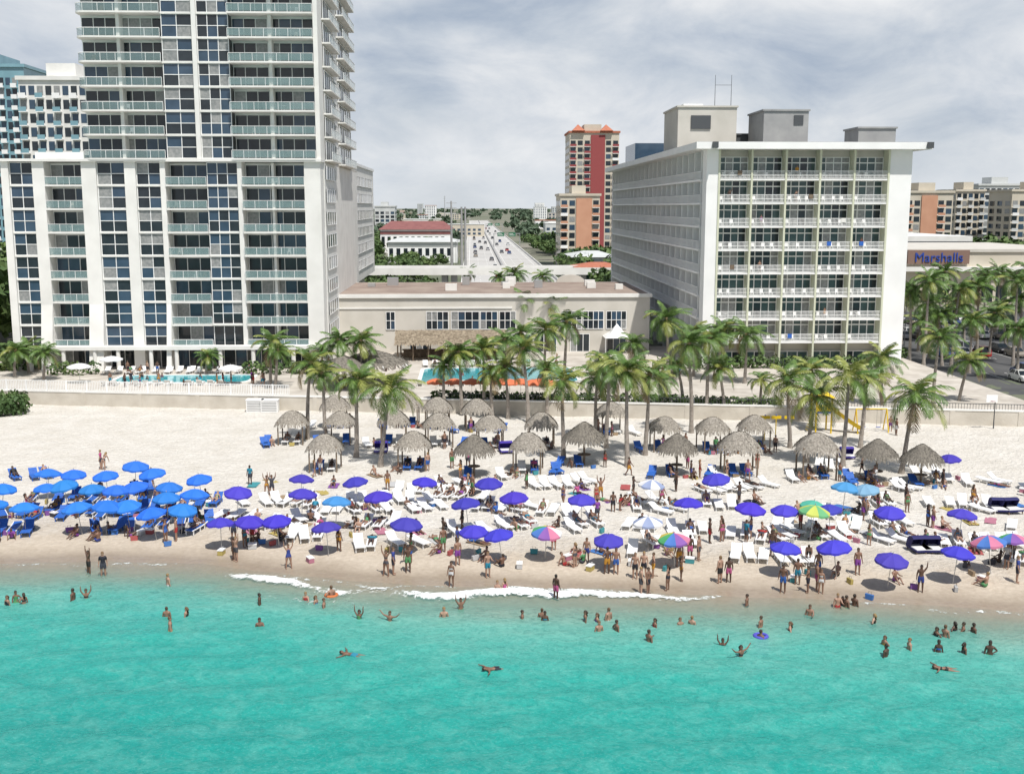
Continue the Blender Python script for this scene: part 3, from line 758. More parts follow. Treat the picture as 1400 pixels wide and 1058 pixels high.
hedge([(x,y,0) for x in (66,100,135) for y in np.arange(165,240,2)],1.5,1.2,60,.3)
# ------------------------------------------------------------------ thatched huts
def hut_mesh(square=True,half=1.5,m=thatch,seed=0,top=3.2,dome=.62):
    b=B(); n=72; rr=random.Random(seed)
    def rad(t):
        c,s=abs(math.cos(t)),abs(math.sin(t))
        e_=4 if square else 2
        return half/((c**e_+s**e_)**(1/e_))
    zb,zt=2.0,top
    def zz(fr): return zt-(zt-zb)*(fr**(1.0/dome))*.95
    prof=[.12,.3,.5,.7,.87,1.0]
    vs=[];fs=[]
    for fr in prof:
        for k in range(n):
            t_=2*math.pi*k/n; r=rad(t_)*fr; vs.append((r*math.cos(t_),r*math.sin(t_),zz(fr)))
    for j in range(len(prof)-1):
        for k in range(n): fs.append((j*n+k,j*n+(k+1)%n,(j+1)*n+(k+1)%n,(j+1)*n+k))
    fs.append(tuple(range(n))); b.add(vs,fs,m)
    rings=[]
    for fr in np.linspace(.10,1,9):
        ring=[]; k_=int(26+74*fr); sl=(zz(fr)-zz(min(1,fr+.05)))/(half*.05)+.25 if fr<1 else 2.0
        for k in range(k_):
            t_=2*math.pi*(k+rr.random())/k_; r=rad(t_)*fr
            ring.append(((r*math.cos(t_),r*math.sin(t_),zz(fr)+.05),(math.cos(t_),math.sin(t_),-sl*rr.uniform(.8,1.4))))
        rings.append(ring)
    blades(b,rings,m,.42,.11,seed=seed)
    if square:
        for sx_ in(-1,1):
            for sy_ in(-1,1): b.tube([(sx_*1.15,sy_*1.15,-.3),(sx_*1.15,sy_*1.15,2.25)],[.07,.06],wood,6)
        for s_ in(-1,1):
            b.tube([(-1.15,s_*1.15,2.05),(1.15,s_*1.15,2.05)],[.05,.05],wood,5); b.tube([(s_*1.15,-1.15,2.1),(s_*1.15,1.15,2.1)],[.05,.05],wood,5)
    else:
        b.tube([(0,0,-.3),(0,0,top-.1)],[.09,.08],wood,7); b.tube([(0,0,.75),(0,0,.8)],[.5,.5],wood,12)
    return b.mesh('thatched_hut')
HS=[hut_mesh(True,1.42,thatch,i,3.05,.52) for i in range(3)]; HR=[hut_mesh(False,1.55,thatchD,9+i,3.2,.8) for i in range(2)]
HUTS=[(399,568,0),(465,568,0),(538,569,0),(600,571,0),(670,573,0),(740,573,0),(444,601,0),(565,599,0),(648,609,1),(722,602,0),(799,595,1),(909,576,0),(975,578,0),(1032,577,0),
(926,607,1),(1011,606,0),(1117,609,0),(1200,615,1),(1261,619,1),(598,549,0),(652,552,0),(836,556,0),(458,549,0),(556,547,0)]
hutpos=[]
for i,(u,v,k) in enumerate(HUTS):
    x,y=G(u,v,2.7)
    if y>wy(x)-2.2: y=wy(x)-2.2
    s_=1.04 if not k else 1.08
    if (u,v) in((799,595),(1011,606),(1117,609)): s_=1.22
    put((HR if k else HS)[i%(2 if k else 3)],'thatched_hut',(x,y,0),R.uniform(-.15,.15),(s_,s_,s_*R.uniform(.95,1.06))); hutpos.append((x,y,k))
for (u,v,w) in [(510,492,4.2),(470,500,3)]:
    x,y=G(u,v,4.0); put(HR[0],'thatched_bar_hut',(x,y,1.2),0,(w/1.55,w/1.55,1.25))
# ------------------------------------------------------------------ umbrellas
def umb_mesh(cols,hs=2.0,rad=1.05,nseg=8,dome=.42):
    b=B(); ring=[.0,.3,.6,.85,1.0]; n=nseg*4; vs=[(0,0,hs+dome)]
    for r in ring[1:]:
        for k in range(n):
            ph=(k%4)/4.0; sag=math.sin(math.pi*ph); rr=rad*r*(1-.06*sag*r); t_=2*math.pi*k/n
            vs.append((rr*math.cos(t_),rr*math.sin(t_),hs+dome*(1-r**1.7)-.06*sag*r))
    fsn={}
    def addf(f,k): fsn.setdefault(cols[(k//4)%len(cols)],[]).append(f)
    for k in range(n): addf((0,1+k,1+(k+1)%n),k)
    for j in range(len(ring)-2):
        for k in range(n): addf((1+j*n+k,1+(j+1)*n+k,1+(j+1)*n+(k+1)%n,1+j*n+(k+1)%n),k)
    o=len(vs); lj=1+(len(ring)-2)*n
    for k in range(n):
        x,y,z=vs[lj+k]; vs.append((x*1.01,y*1.01,z-.13-.03*math.sin(math.pi*(k%4)/4*2)))
    for k in range(n): addf((lj+k,o+k,o+(k+1)%n,lj+(k+1)%n),k)
    base_=len(b.v); b.v+=vs
    for m,fs in fsn.items():
        i=b.mi(m)
        for f in fs: b.f.append(tuple(base_+q for q in f)); b.m.append(i)
    b.tube([(0,0,-.2),(0,0,hs+dome+.1)],[.025,.022],steel,6)
    for k in range(8):
        t_=2*math.pi*k/8; b.tube([(0,0,hs+dome-.35),(rad*.6*math.cos(t_),rad*.6*math.sin(t_),hs+dome*(1-.6**1.7)-.03)],[.01,.01],steel,3)
    b.ell((0,0,hs+dome+.1),(.04,.04,.06),steel,6,4)
    return b.mesh('beach_umbrella')
UF=umb_mesh([fabric])
def fm(n,c): return mat('fabric_'+n,c,.75)
rb_=[fm('red',(.42,.06,.05)),fm('orange',(.55,.22,.05)),fm('yellow',(.55,.45,.08)),fm('green',(.07,.32,.12)),fm('blue',(.06,.16,.45)),fm('violet',(.2,.08,.32)),fm('pink',(.5,.16,.26)),fm('white',(.65,.65,.65))]
URB=umb_mesh(rb_); UST=umb_mesh([rb_[7],fm('slate',(.25,.3,.45))]); UPK=umb_mesh([rb_[6],rb_[4]]); UYG=umb_mesh([fm('lime',(.45,.50,.10)),fm('grass',(.12,.36,.16))])
UOR=umb_mesh([fm('coral',(.60,.16,.07))],2.0,1.15); UWH=umb_mesh([rb_[7]],2.1,1.5)
PUR=(.050,.036,.40); BLU=(.02,.155,.56)
BL=[(183,638),(213,648),(147,649),(100,647),(63,649),(275,653),(228,664),(190,665),(158,670),(127,667),(92,664),(62,666),(32,691),(110,691),(143,691),(176,688),(212,697),(246,692),(264,677),(228,679),(0,666),(-5,690)]
PU=[(323,671),(410,653),(411,676),(301,708),(339,706),(380,705),(448,716),(490,656),(520,680),(578,658),(553,715),(641,689),(648,719),(669,661),(705,680),(687,725),(795,682),(832,730),(983,655),(941,689),(1022,695),(1073,694),(1071,741),(1138,694),(1146,744),(1216,698),(1216,755),(1313,703),(1306,750),(1300,626),(1425,640),(1440,700)]
MI=[(458,687,'c',(.05,.22,.5)),(1153,668,'c',(.06,.25,.5)),(1188,669,'c',(.17,.33,.48)),(1108,688,'c',(.07,.36,.27)),(1109,700,UYG,0),(923,731,URB,0),(745,722,URB,0),(888,661,UST,0),(887,714,UST,0),(1358,740,UPK,0),(1388,735,URB,0)]
umbs=[]
def addumb(u,v,me_,c,kind):
    x,y=G(u,v-3,2.2); s_=R.uniform(.93,1.06); z=gz(x,y)
    put(me_,'beach_umbrella',(x,y,z),R.uniform(0,6),s_,color=c,tilt=(R.uniform(-.14,.14),R.uniform(-.14,.14))); umbs.append((x,y,kind))
for u,v in BL: addumb(u,v,UF,tuple(q*R.uniform(.85,1.2) for q in BLU),'b')
for u,v in PU: addumb(u,v,UF,tuple(q*R.uniform(.8,1.2) for q in PUR),'p')
for u,v,m_,c in MI: addumb(u,v,UF if m_=='c' else m_,c if m_=='c' else (1,1,1),'m')
for u in (596,621,645,667,689,712,738): x,y=G(u,521,3.3); put(UOR,'pool_umbrella',(x,max(y,wy(x)+2.5),1.2),R.random())
for u,v in ((733,537),(757,540),(700,536)): x,y=G(u,v,3.3); put(UOR,'pool_umbrella',(x,max(y,wy(x)+3),1.2),R.random())
for u,v in ((108,500),(152,490),(315,502)): x,y=G(u,v,3.4); put(UWH,'pool_umbrella',(x,y,1.2),R.random())
# ------------------------------------------------------------------ loungers etc.
def lounger_mesh(sm,fr,flat=False):
    b=B(); ang=math.radians(8 if flat else 38)
    for s_ in(-1,1):
        b.box(s_*.31-.03,s_*.31+.03,-1.2,.25,.28,.34,fr)
        c,s=math.cos(ang),math.sin(ang)
        b.add([(s_*.31+dx,.25+dy*c-dz*s,.28+dy*s+dz*c) for dx,dy,dz in [(-.03,0,0),(.03,0,0),(.03,.75,0),(-.03,.75,0),(-.03,0,.06),(.03,0,.06),(.03,.75,.06),(-.03,.75,.06)]],[(0,3,2,1),(4,5,6,7),(0,1,5,4),(1,2,6,5),(2,3,7,6),(3,0,4,7)],fr)
        for y_ in(-1.05,-.1,.55): b.box(s_*.29-.03,s_*.29+.03,y_-.035,y_+.035,-.05,.28,fr)
    for i in range(10):
        y0=-1.2+i*.145; b.box(-.28,.28,y0,y0+.125,.31,.345,sm)
    for i in range(5):
        d0=i*.15; c,s=math.cos(ang),math.sin(ang)
        b.add([(x,.25+dy*c-dz*s,.28+dy*s+dz*c) for dz in(.03,.065) for x,dy in((-.28,d0),(.28,d0),(.28,d0+.13),(-.28,d0+.13))],[(0,1,2,3),(4,5,6,7),(0,1,5,4),(1,2,6,5),(2,3,7,6),(3,0,4,7)],sm)
    return b.mesh('sun_lounger')
LW=lounger_mesh(plast,plast); LWf=lounger_mesh(plast,plast,True); LB=lounger_mesh(bluep,bluep); LBf=lounger_mesh(bluep,plast,True)
def cabana_mesh():
    b=B(); n=10; w=.75; R_=.85; vs=[];fs=[]
    for s_ in(-w,w):
        for k in range(n+1):
            t_=math.radians(-5+ (130)*k/n); vs.append((s_,.25+R_*math.cos(t_)*.9,.35+R_*math.sin(t_)*1.15))
    for k in range(n): fs.append((k,k+1,n+2+k,n+1+k))
    b.add(vs,fs,fabric)
    for s_,o in((-w,0),(w,n+1)):
        b.add([(s_,.25,.35)]+[vs[o+k] for k in range(n+1)],[(0,k+1,k+2) for k in range(n)],fabric)
    b.box(-.78,.78,-.9,.95,.22,.38,fabric); b.box(-.72,.72,-.85,.85,.38,.44,plast)
    for x in(-.7,.7):
        for y_ in(-.8,.85): b.box(x-.04,x+.04,y_-.04,y_+.04,-.05,.22,wood)
    return b.mesh('shade_cabana')
CAB=cabana_mesh()
placed=[]
for u,v in [(521,614),(692,614),(1258,748),(1273,748),(1366,694),(1382,694),(1158,622)]:
    x,y=G(u,v,.3); placed.append((x,y,.9)); put(CAB,'shade_cabana',(x,y,0),R.uniform(-.15,.15),.8,color=(.05,.03,.28) if v<690 else (.02,.02,.10))
# ------------------------------------------------------------------ people
def nz(v): return Vector(v).normalized()
LIGHTR=1.2
def make_body(pose):
    S=nz(pose.get('spine',(0,0,1))); Hd=nz(pose.get('head',tuple(S))); Rt=Vector((1,0,0))
    P=Vector((0,0,pose.get('z',.95)))
    V=[];rad=[];E=[];nm={}
    def a(name,p_,r,par=None):
        nm[name]=len(V); V.append(Vector(p_)); rad.append(r)
        if par: E.append((nm[par],nm[name],name))
    fw=pose.get('w',1.0); hipw=pose.get('hw',1.0)
    a('pelvis',P,.125*hipw); a('waist',P+S*.16,.108*fw,'pelvis'); a('chest',P+S*.33,.128*fw,'waist'); a('uchest',P+S*.45,.115*fw,'chest')
    a('neck',P+S*.545,.052,'uchest'); a('jaw',P+S*.55+Hd*.075+Vector((0,-.01,0)),.072,'neck'); a('head',P+S*.55+Hd*.145,.095,'jaw'); a('top',P+S*.55+Hd*.215,.070,'head')
    for k,s in(('l',1),('r',-1)):
        th,sh=[nz(q) for q in pose['leg'+k]]; ua,fa=[nz(q) for q in pose['arm'+k]]
        hip=P+Rt*s*.095*hipw-S*.04; a('hip'+k,hip,.095*hipw,'pelvis'); a('mth'+k,hip+th*.2,.082*hipw,'hip'+k); kn=hip+th*.42; a('knee'+k,kn,.053,'mth'+k)
        a('calf'+k,kn+sh*.13,.056,'knee'+k); an=kn+sh*.41; a('ank'+k,an,.035,'calf'+k)
        fd=nz(pose.get('foot',(0,-1,-.28))); a('heel'+k,an-fd*.03+sh*.035,.034,'ank'+k); a('toe'+k,an+fd*.17,.03,'heel'+k)
        so=P+S*.45+Rt*s*.175*fw; a('sho'+k,so,.062*fw,'uchest'); el=so+ua*.28; a('mua'+k,so+ua*.14,.049*fw,'sho'+k); a('elb'+k,el,.039,'mua'+k)
        a('fa'+k,el+fa*.09,.038,'elb'+k); wr=el+fa*.24; a('wri'+k,wr,.025,'fa'+k); a('palm'+k,wr+fa*.08,.03,'wri'+k)
    me=bpy.data.meshes.new('t'); me.from_pydata([tuple(v) for v in V],[(e[0],e[1]) for e in E],[])
    ob=bpy.data.objects.new('t',me); col.objects.link(ob)
    ob.modifiers.new('s','SKIN')
    sv=me.skin_vertices[0].data
    for i,r in enumerate(rad): sv[i].radius=(r*LIGHTR,r*LIGHTR); sv[i].use_root=(i==0)
    sb=ob.modifiers.new('d','SUBSURF'); sb.levels=1; sb.render_levels=1
    bpy.context.view_layer.update()
    ev=ob.evaluated_get(bpy.context.evaluated_depsgraph_get()); m2=bpy.data.meshes.new_from_object(ev)
    vs=np.array([v.co[:] for v in m2.vertices]); fs=[tuple(p_.vertices) for p_ in m2.polygons]
    bpy.data.objects.remove(ob); bpy.data.meshes.remove(m2)
    A=np.array([V[e[0]] for e in E]); C=np.array([V[e[1]] for e in E]); names=[e[2] for e in E]
    AB=C-A; L2=(AB**2).sum(1)
    def cls(P_):
        t_=np.clip(((P_[:,None,:]-A)*AB).sum(2)/L2,0,1); d_=np.linalg.norm(P_[:,None,:]-(A+AB*t_[...,None]),axis=2)
        rr=np.array([rad[e[1]] for e in E]); i=np.argmin(d_-rr*.6,axis=1); return i,t_[np.arange(len(P_)),i]
    bi,_=cls(vs)
    tors=np.array([names[i] in('waist','chest','uchest') for i in bi])
    Fw=np.array(Rt.cross(S)); dv=vs-np.array(P); comp=dv@Fw
    vs=vs-np.where(tors,comp*.22,0)[:,None]*Fw
    return dict(vs=vs,fs=fs,cls=cls,names=names,V=V,nm=nm,S=S,Hd=Hd,pose=pose)
def dress(bd,outfit,female):
    vs=bd['vs'].copy(); fs=bd['fs']; nmz=bd['names']
    fc=np.array([vs[list(f)].mean(0) for f in fs]); bi,t_=bd['cls'](fc)
    S=np.array(bd['S']); P=np.array(bd['V'][0]); h=(fc-P)@S
    cloth=np.zeros(len(fs),int)
    for i in range(len(fs)):
        n=nmz[bi[i]]
        low=n[:3]=='hip' or (n=='waist' and h[i]<.07) or n=='pelvis'
        if outfit=='trunks': c=low or n[:3]=='mth' or (n[:4]=='knee' and t_[i]<.25)
        elif outfit=='bikini': c=(low and h[i]>-.10) or (n in('chest','uchest') and .27<h[i]<.38)
        elif outfit=='onepiece': c=(low and h[i]>-.11) or n in('waist','chest') or(n=='uchest' and h[i]<.42)
        elif outfit=='shirt': c=2 if (low or n[:3]=='mth') else int(n in('waist','chest','uchest') or n[:3]=='sho' or (n[:3]=='mua'))
        cloth[i]=int(c)
    vn=np.zeros_like(vs); on=np.zeros(len(vs),bool)
    for i,f in enumerate(fs):
        p_=vs[list(f)]; nn=np.cross(p_[1]-p_[0],p_[2]-p_[0]); vn[list(f)]+=nn
        if cloth[i]: on[list(f)]=True
    vn/=np.linalg.norm(vn,axis=1,keepdims=True)+1e-9
    vs=vs+vn*np.where(on,.010,0)[:,None]
    b=B(); b.v=[tuple(v) for v in vs]; b.f=list(fs); ids=[b.mi(skinm),b.mi(clothm),b.mi(shortm)]; b.m=[ids[c] for c in cloth]
    Hd=bd['Hd']; hc=bd['V'][bd['nm']['head']]; fdir=Vector(bd['pose'].get('face',(0,-1,0))); fdir=(fdir-Hd*fdir.dot(Hd)).normalized(); rt=fdir.cross(Hd).normalized()
    M=Matrix((rt,-fdir,Hd)).transposed()
    def hp(x,y,z): return hc+M@Vector((x,y,z))
    b.ell(hp(0,.012,.03),(.093,.105,.105),hairm,12,8,rot=M,cut=lambda j,i:(j>=4 and 6<=i<=11) or j>=6)
    if female:
        b.tube([hp(0,.07,.04),hp(0,.105,-.07),hp(0,.10,-.20),hp(0,.09,-.32)],[.07,.085,.07,.02],hairm,8)
    b.ell(hp(0,-.098,-.015),(.013,.02,.024),skinm,6,4,rot=M)
    for s in(-1,1):
        b.ell(hp(s*.032,-.083,.012),(.013,.008,.008),eyem,6,4,rot=M); b.ell(hp(s*.088,.0,-.005),(.012,.02,.03),skinm,6,4,rot=M)
    b.ell(hp(0,-.085,-.055),(.024,.009,.008),lipm,6,4,rot=M)
    for k,s in(('l',1),('r',-1)):
        pa=bd['V'][bd['nm']['palm'+k]]; wr=bd['V'][bd['nm']['wri'+k]]; fa=(pa-wr).normalized()
        sd_=fa.cross(Vector((1,0,0))) if abs(fa.x)<.8 else fa.cross(Vector((0,1,0))); sd_.normalize(); up=fa.cross(sd_).normalized()
        for q,ln in enumerate((.075,.085,.08,.06)):
            st=pa+sd_*(.024-.016*q)+fa*.005; m1=st+fa*ln*.5+sd_*(.006-.004*q); m2=m1+(fa*.9+up*.35).normalized()*ln*.5
            b.tube([st,m1,m2],[.010,.009,.006],skinm,5)
        st=wr+fa*.04+sd_*.02; b.tube([st,st+sd_*.035+fa*.025,st+sd_*.045+fa*.06],[.013,.011,.007],skinm,5)
    return b.mesh('person',True)
def mir(t_): return tuple((-q[0],q[1],q[2]) for q in t_)
dn=((.24,.02,-1),(.10,-.3,-1)); upA=((.55,-.05,.9),(.05,-.05,1)); out=((1,0,.25),(.8,0,.75)); hipA=((.75,.25,-.75),(-.75,-.35,-.35)); fwd=((.2,-.6,-.7),(-.1,-1,.1))
lg=((.05,0,-1),(.02,.02,-1))
def std(a,c,l1=lg,l2=lg,**k): return dict(legl=l1,legr=mir(l2),arml=a,armr=mir(c),**k)
POSES={'stand':std(dn,dn),'hips':std(hipA,dn,((.1,-.1,-1),(.05,.05,-1))),'hands_up':std(upA,upA,((.12,0,-1),(.1,0,-1)),((.12,0,-1),(.1,0,-1))),'wave':std(upA,dn),
'walk':std(((.15,-.5,-1),(0,-.7,-.8)),((.15,.45,-1),(.05,.1,-1)),((.04,-.45,-1),(0,-.05,-1)),((.04,.30,-1),(0,.6,-1)),z=.93),
'spread':std(out,out,((.15,0,-1),(.1,0,-1)),((.15,0,-1),(.1,0,-1))),'talk':std(fwd,dn),'bend':std(((.15,-.5,-1),(.05,-.5,-1)),((.15,-.5,-1),(.05,-.4,-1)),spine=(0,-.75,.6),head=(0,-.6,.7)),
'sit':std(((.2,-.75,-.55),(-.1,-.9,.15)),((.2,-.75,-.55),(-.1,-.9,.15)),((.12,-.8,.55),(0,-.72,-.66)),((.12,-.8,.55),(0,-.72,-.66)),z=.13,spine=(0,.12,1)),
'sitback':std(((.3,.5,-.9),(.1,.1,-1)),((.3,.5,-.9),(.1,.1,-1)),((.12,-1,.02),(0,-1,-.05)),((.12,-.8,.45),(0,-.7,-.6)),z=.13,spine=(0,.4,1),foot=(0,-.5,.8)),
'recline':std(((.3,-.2,-.7),(0,-1,-.1)),((.3,-.2,-.7),(0,-1,-.1)),((.1,-1,.03),(0,-1,-.02)),((.1,-.85,.45),(0,-.8,-.52)),z=.47,spine=(0,.8,.62),head=(0,.6,.8),foot=(0,-.4,.9),face=(0,-.8,.6)),
'prone':std(((.6,.7,0),(-.6,.7,.0)),((.6,.7,0),(-.6,.7,0)),((.08,-1,0),(.03,-1,0)),((.08,-1,0),(.03,-1,0)),z=.12,spine=(0,1,.03),foot=(0,-1,.0),head=(0,1,.2),face=(0,.1,-1)),
'float':std(((1,.2,.05),(.8,.6,.05)),((1,.2,.05),(.8,.6,.05)),((.18,-1,-.1),(.1,-1,-.1)),((.18,-1,-.1),(.1,-1,-.1)),z=.02,spine=(0,1,.12),foot=(0,-1,0),head=(0,.9,.4),face=(0,.2,1))}
PM={}
for pn,ps in POSES.items():
    bm_=make_body(dict(ps)); f_=dict(ps); f_['w']=.86; f_['hw']=1.06; bf_=make_body(f_)
    PM[pn]=[dress(bm_,'trunks',False),dress(bm_,'trunks',False),dress(bf_,'bikini',True),dress(bf_,'onepiece',True),dress(bm_,'shirt',False)]
CL=[(.02,.02,.03),(.03,.05,.22),(.35,.03,.03),(.02,.2,.3),(.4,.08,.2),(.5,.5,.5),(.02,.02,.02),(.45,.22,.03),(.08,.25,.1),(.2,.05,.28),(.03,.1,.35),(.02,.02,.03),(.06,.06,.07)]
def person(x,y,z,pose,rz=None,s=None,out=None):
    L_=PM[pose]; i=out if out is not None else R.choice([0,1,0,2,2,3,0,4])
    sc_=(s or R.uniform(.93,1.05))*(.94 if i in(2,3) else 1)
    return put(L_[i],'person',(x,y,z),R.uniform(-3.14,3.14) if rz is None else rz,sc_,color=R.choice(CL))
def pp(u,v,pose='stand',rz=None,**k):
    x,y=G(u,v,0); z=gz(x,y); x,y=G(u,v,z); return person(x,y,gz(x,y)-.01,pose,rz,**k)
ST=[(323,768,'wave'),(319,766,'stand'),(395,778,'hands_up'),(528,788,'hands_up'),(538,786,'stand'),(558,783,'wave'),(617,803,'stand'),(667,790,'talk'),(760,822,'stand'),(786,776,'stand'),(802,768,'stand'),(797,770,'sit'),
(830,785,'hips'),(842,785,'stand'),(880,790,'stand'),(893,790,'hips'),(876,813,'stand'),(886,813,'talk'),(913,808,'hips'),(931,795,'stand'),(928,775,'stand'),(955,766,'stand'),(943,766,'talk'),(984,798,'stand'),(996,797,'stand'),
(1070,811,'stand'),(1104,811,'talk'),(1116,808,'hips'),(1258,810,'wave'),(1390,797,'stand'),(1383,770,'stand'),(122,788,'hands_up'),(142,792,'stand'),(600,756,'sit'),(606,755,'stand'),(625,754,'stand'),(700,700,'walk'),
(640,675,'stand'),(632,678,'talk'),(646,676,'stand'),(430,652,'walk'),(138,641,'stand'),(142,642,'bend'),(720,668,'stand'),(838,700,'stand'),(848,698,'bend'),(821,682,'hands_up'),(815,690,'stand'),(372,677,'hands_up'),(365,676,'hands_up'),
(1240,700,'stand'),(1238,690,'talk'),(1172,786,'stand'),(1090,800,'stand'),(1200,700,'walk'),(530,670,'stand'),(342,662,'stand'),(560,770,'bend'),(757,752,'stand'),(770,690,'walk'),(1268,720,'stand'),(1275,722,'talk'),(970,742,'stand'),(987,740,'stand'),
(924,672,'stand'),(905,690,'walk'),(1056,760,'stand'),(1105,770,'bend'),(1178,648,'walk'),(1330,690,'stand'),(1217,590,'stand'),(1225,595,'stand'),(640,640,'walk'),(860,650,'walk'),(320,740,'stand'),(335,748,'talk'),(345,742,'stand'),(490,725,'sit'),(485,722,'sit'),
(1035,640,'stand'),(1022,655,'walk'),(905,560,'stand'),(875,565,'stand'),(940,640,'talk'),(618,640,'stand'),(868,792,'stand'),(1122,812,'stand'),(850,690,'sit'),(866,676,'talk'),(1020,742,'stand')]
for u,v,ps in ST: pp(u,v,ps,rz=R.uniform(-.9,.9) if ps in('hands_up','wave') else None)
SW=[(10,826),(22,822),(33,824),(100,820),(118,818,1),(230,800),(228,841),(233,862),(255,841),(355,826),(355,856),(418,820),(432,825),(443,830),(453,815),(491,845,1),(482,895,3),(533,848,2),(607,843),(630,832,1),(677,914,3),(714,844),(745,848),(741,843),
(800,849),(816,849),(832,847),(819,863),(843,862),(887,877),(895,856),(930,853),(946,852),(988,882,1),(1013,896,2),(1040,856),(1040,872),(1021,827),(1080,861),(1107,841),(1145,829),(1152,827),(1168,827),(1195,852),(1209,882),(1211,896),(1243,888),(1280,869),
(1292,870),(1293,914,3),(1283,891),(1317,862),(1318,893),(1331,864),(1353,894),(690,806),(680,806),(1157,829),(1305,862)]
for q in SW:
    u,v=q[0],q[1]; k=q[2] if len(q)>2 else 0; x,y=G(u,v,WZ)
    if k==3: person(x,y,WZ-.02,'float',R.uniform(1.2,2),out=R.choice([0,2]),s=.9); continue
    dep=1.0+.25*R.random() if v>835 else .85+.3*R.random()
    person(x,y,WZ-dep,['stand','hands_up','spread'][k] if k else R.choice(['stand','talk','hips','stand']),R.uniform(-1,1) if k else None,out=R.choice([0,0,2,3,0]))
tor=B()
n1_,n2_=16,8; vs=[];fs=[]
for i in range(n1_):
    for j in range(n2_):
        a=2*math.pi*i/n1_; c=2*math.pi*j/n2_; vs.append(((.4+.12*math.cos(c))*math.cos(a),(.4+.12*math.cos(c))*math.sin(a),.12*math.sin(c)))
for i in range(n1_):
    for j in range(n2_): fs.append((i*n2_+j,((i+1)%n1_)*n2_+j,((i+1)%n1_)*n2_+(j+1)%n2_,i*n2_+(j+1)%n2_))
tor.add(vs,fs,fabric); tm=tor.mesh('swim_ring',True)
for u,v,c in ((453,814,(.5,.15,.05)),(1040,870,(.08,.08,.45)),(684,806,(.03,.03,.05))):
    x,y=G(u,v,WZ); put(tm,'swim_ring',(x,y,WZ+.03),0,.85,color=c)
# ------------------------------------------------------------------ furniture scattering
def free(x,y,r):
    for a,c,q in placed:
        if (a-x)**2+(c-y)**2<(r+q)**2: return False
    return True
def addl(x,y,rz,kind,occ=.3):
    if not free(x,y,.42): return False
    if y-ys(x)<6: return False
    placed.append((x,y,.42)); z=gz(x,y)
    fl=R.random()<.3; m_=(LBf if fl else LB) if kind=='b' else (LWf if fl else LW)
    put(m_,'sun_lounger',(x,y,z),rz,1.0)
    if R.random()<occ:
        if fl: person(x,y,z+.36-.02,'prone',rz)
        else: person(x,y,z-.02,'recline',rz)
    return True
tow=B(); nn=8; vs=[];fs=[]
for i in range(nn+1):
    for j in range(5): vs.append((-.4+.2*j+.02*math.sin(i*1.3),-.85+1.7*i/nn,.015+.012*math.sin(i*2.1+j*1.7)))
for i in range(nn):
    for j in range(4): fs.append((i*5+j,i*5+j+1,i*5+j+6,i*5+j+5))
tow.add(vs,fs,fabric); tow.add([(a,c_,z_-.02) for a,c_,z_ in vs],fs,fabric); towm=tow.mesh('beach_towel',True)
bag=B(); bag.add([(-.22,-.1,0),(.22,-.1,0),(.22,.1,0),(-.22,.1,0),(-.27,-.08,.32),(.27,-.08,.32),(.27,.08,.32),(-.27,.08,.32)],[(0,3,2,1),(4,5,6,7),(0,1,5,4),(1,2,6,5),(2,3,7,6),(3,0,4,7)],fabric)
bag.tube([(-.12,-.02,.3),(-.10,-.02,.48),(.10,-.02,.48),(.12,-.02,.3)],[.012]*4,wood,5); bagm=bag.mesh('beach_bag')
coo=B(); coo.box(-.28,.28,-.18,.18,.0,.3,fabric); coo.box(-.3,.3,-.2,.2,.302,.37,plast); coo.tube([(-.29,0,.33),(-.31,0,.45),(.31,0,.45),(.29,0,.33)],[.012]*4,plast,5); coom=coo.mesh('cooler_box')
TC=[(.45,.45,.45),(.35,.08,.08),(.05,.15,.4),(.4,.32,.1),(.4,.16,.22),(.05,.25,.28),(.2,.08,.3),(.3,.22,.14),(.04,.04,.05)]
for (x,y,k) in umbs:
    a0=R.uniform(-.35,.55)
    for q in range(3 if k!='m' else 1):
        ox=(q-1)*1.05+R.uniform(-.15,.15); oy=R.uniform(-.9,.4)
        addl(x+ox*math.cos(a0)-oy*math.sin(a0),y+ox*math.sin(a0)+oy*math.cos(a0),a0+R.uniform(-.08,.08),'b' if k=='b' else 'w',.42)
    for q in range(R.choice([1,2,2,3])):
        xx,yy_=x+R.uniform(-2,2),y+R.uniform(-1.8,1.4)
        if free(xx,yy_,.3) and yy_-ys(xx)>3.5:
            placed.append((xx,yy_,.3)); person(xx,yy_,gz(xx,yy_),R.choice(['sit','sitback','sit','stand','talk']))
    for q in range(2):
        xx,yy_=x+R.uniform(-1.8,1.8),y+R.uniform(-1.8,1.2)
        if free(xx,yy_,.2):
            placed.append((xx,yy_,.2)); w_=R.random()<.6; put(bagm if w_ else coom,'beach_bag' if w_ else 'cooler_box',(xx,yy_,gz(xx,yy_)),R.uniform(0,3),1,color=R.choice(TC))
rows=[(330,690,7),(480,688,6),(480,700,4),(600,680,5),(590,665,4),(690,700,5),(740,700,4),(730,665,4),(860,690,4),(900,700,4),(960,672,6),(1010,668,5),(1030,768,5),(1000,775,4),(1060,720,5),(1110,730,4),(1180,715,4),(1240,780,4),(1300,690,4),(1340,700,5),(1380,720,5),(1120,720,4),(890,745,4),(760,705,4),
(430,700,5),(380,735,4),(1005,762,3),(1330,745,4),(1360,765,4),(1270,690,3),(560,690,4),(545,672,3),(1230,670,3),(790,660,3),(540,745,3),(490,745,2),(370,720,3),(1120,640,3),(1180,690,4),(1350,660,3),(860,720,3),(1255,650,3),(50,708,4),(140,722,5),(205,722,5),(80,735,2),(20,655,4)]
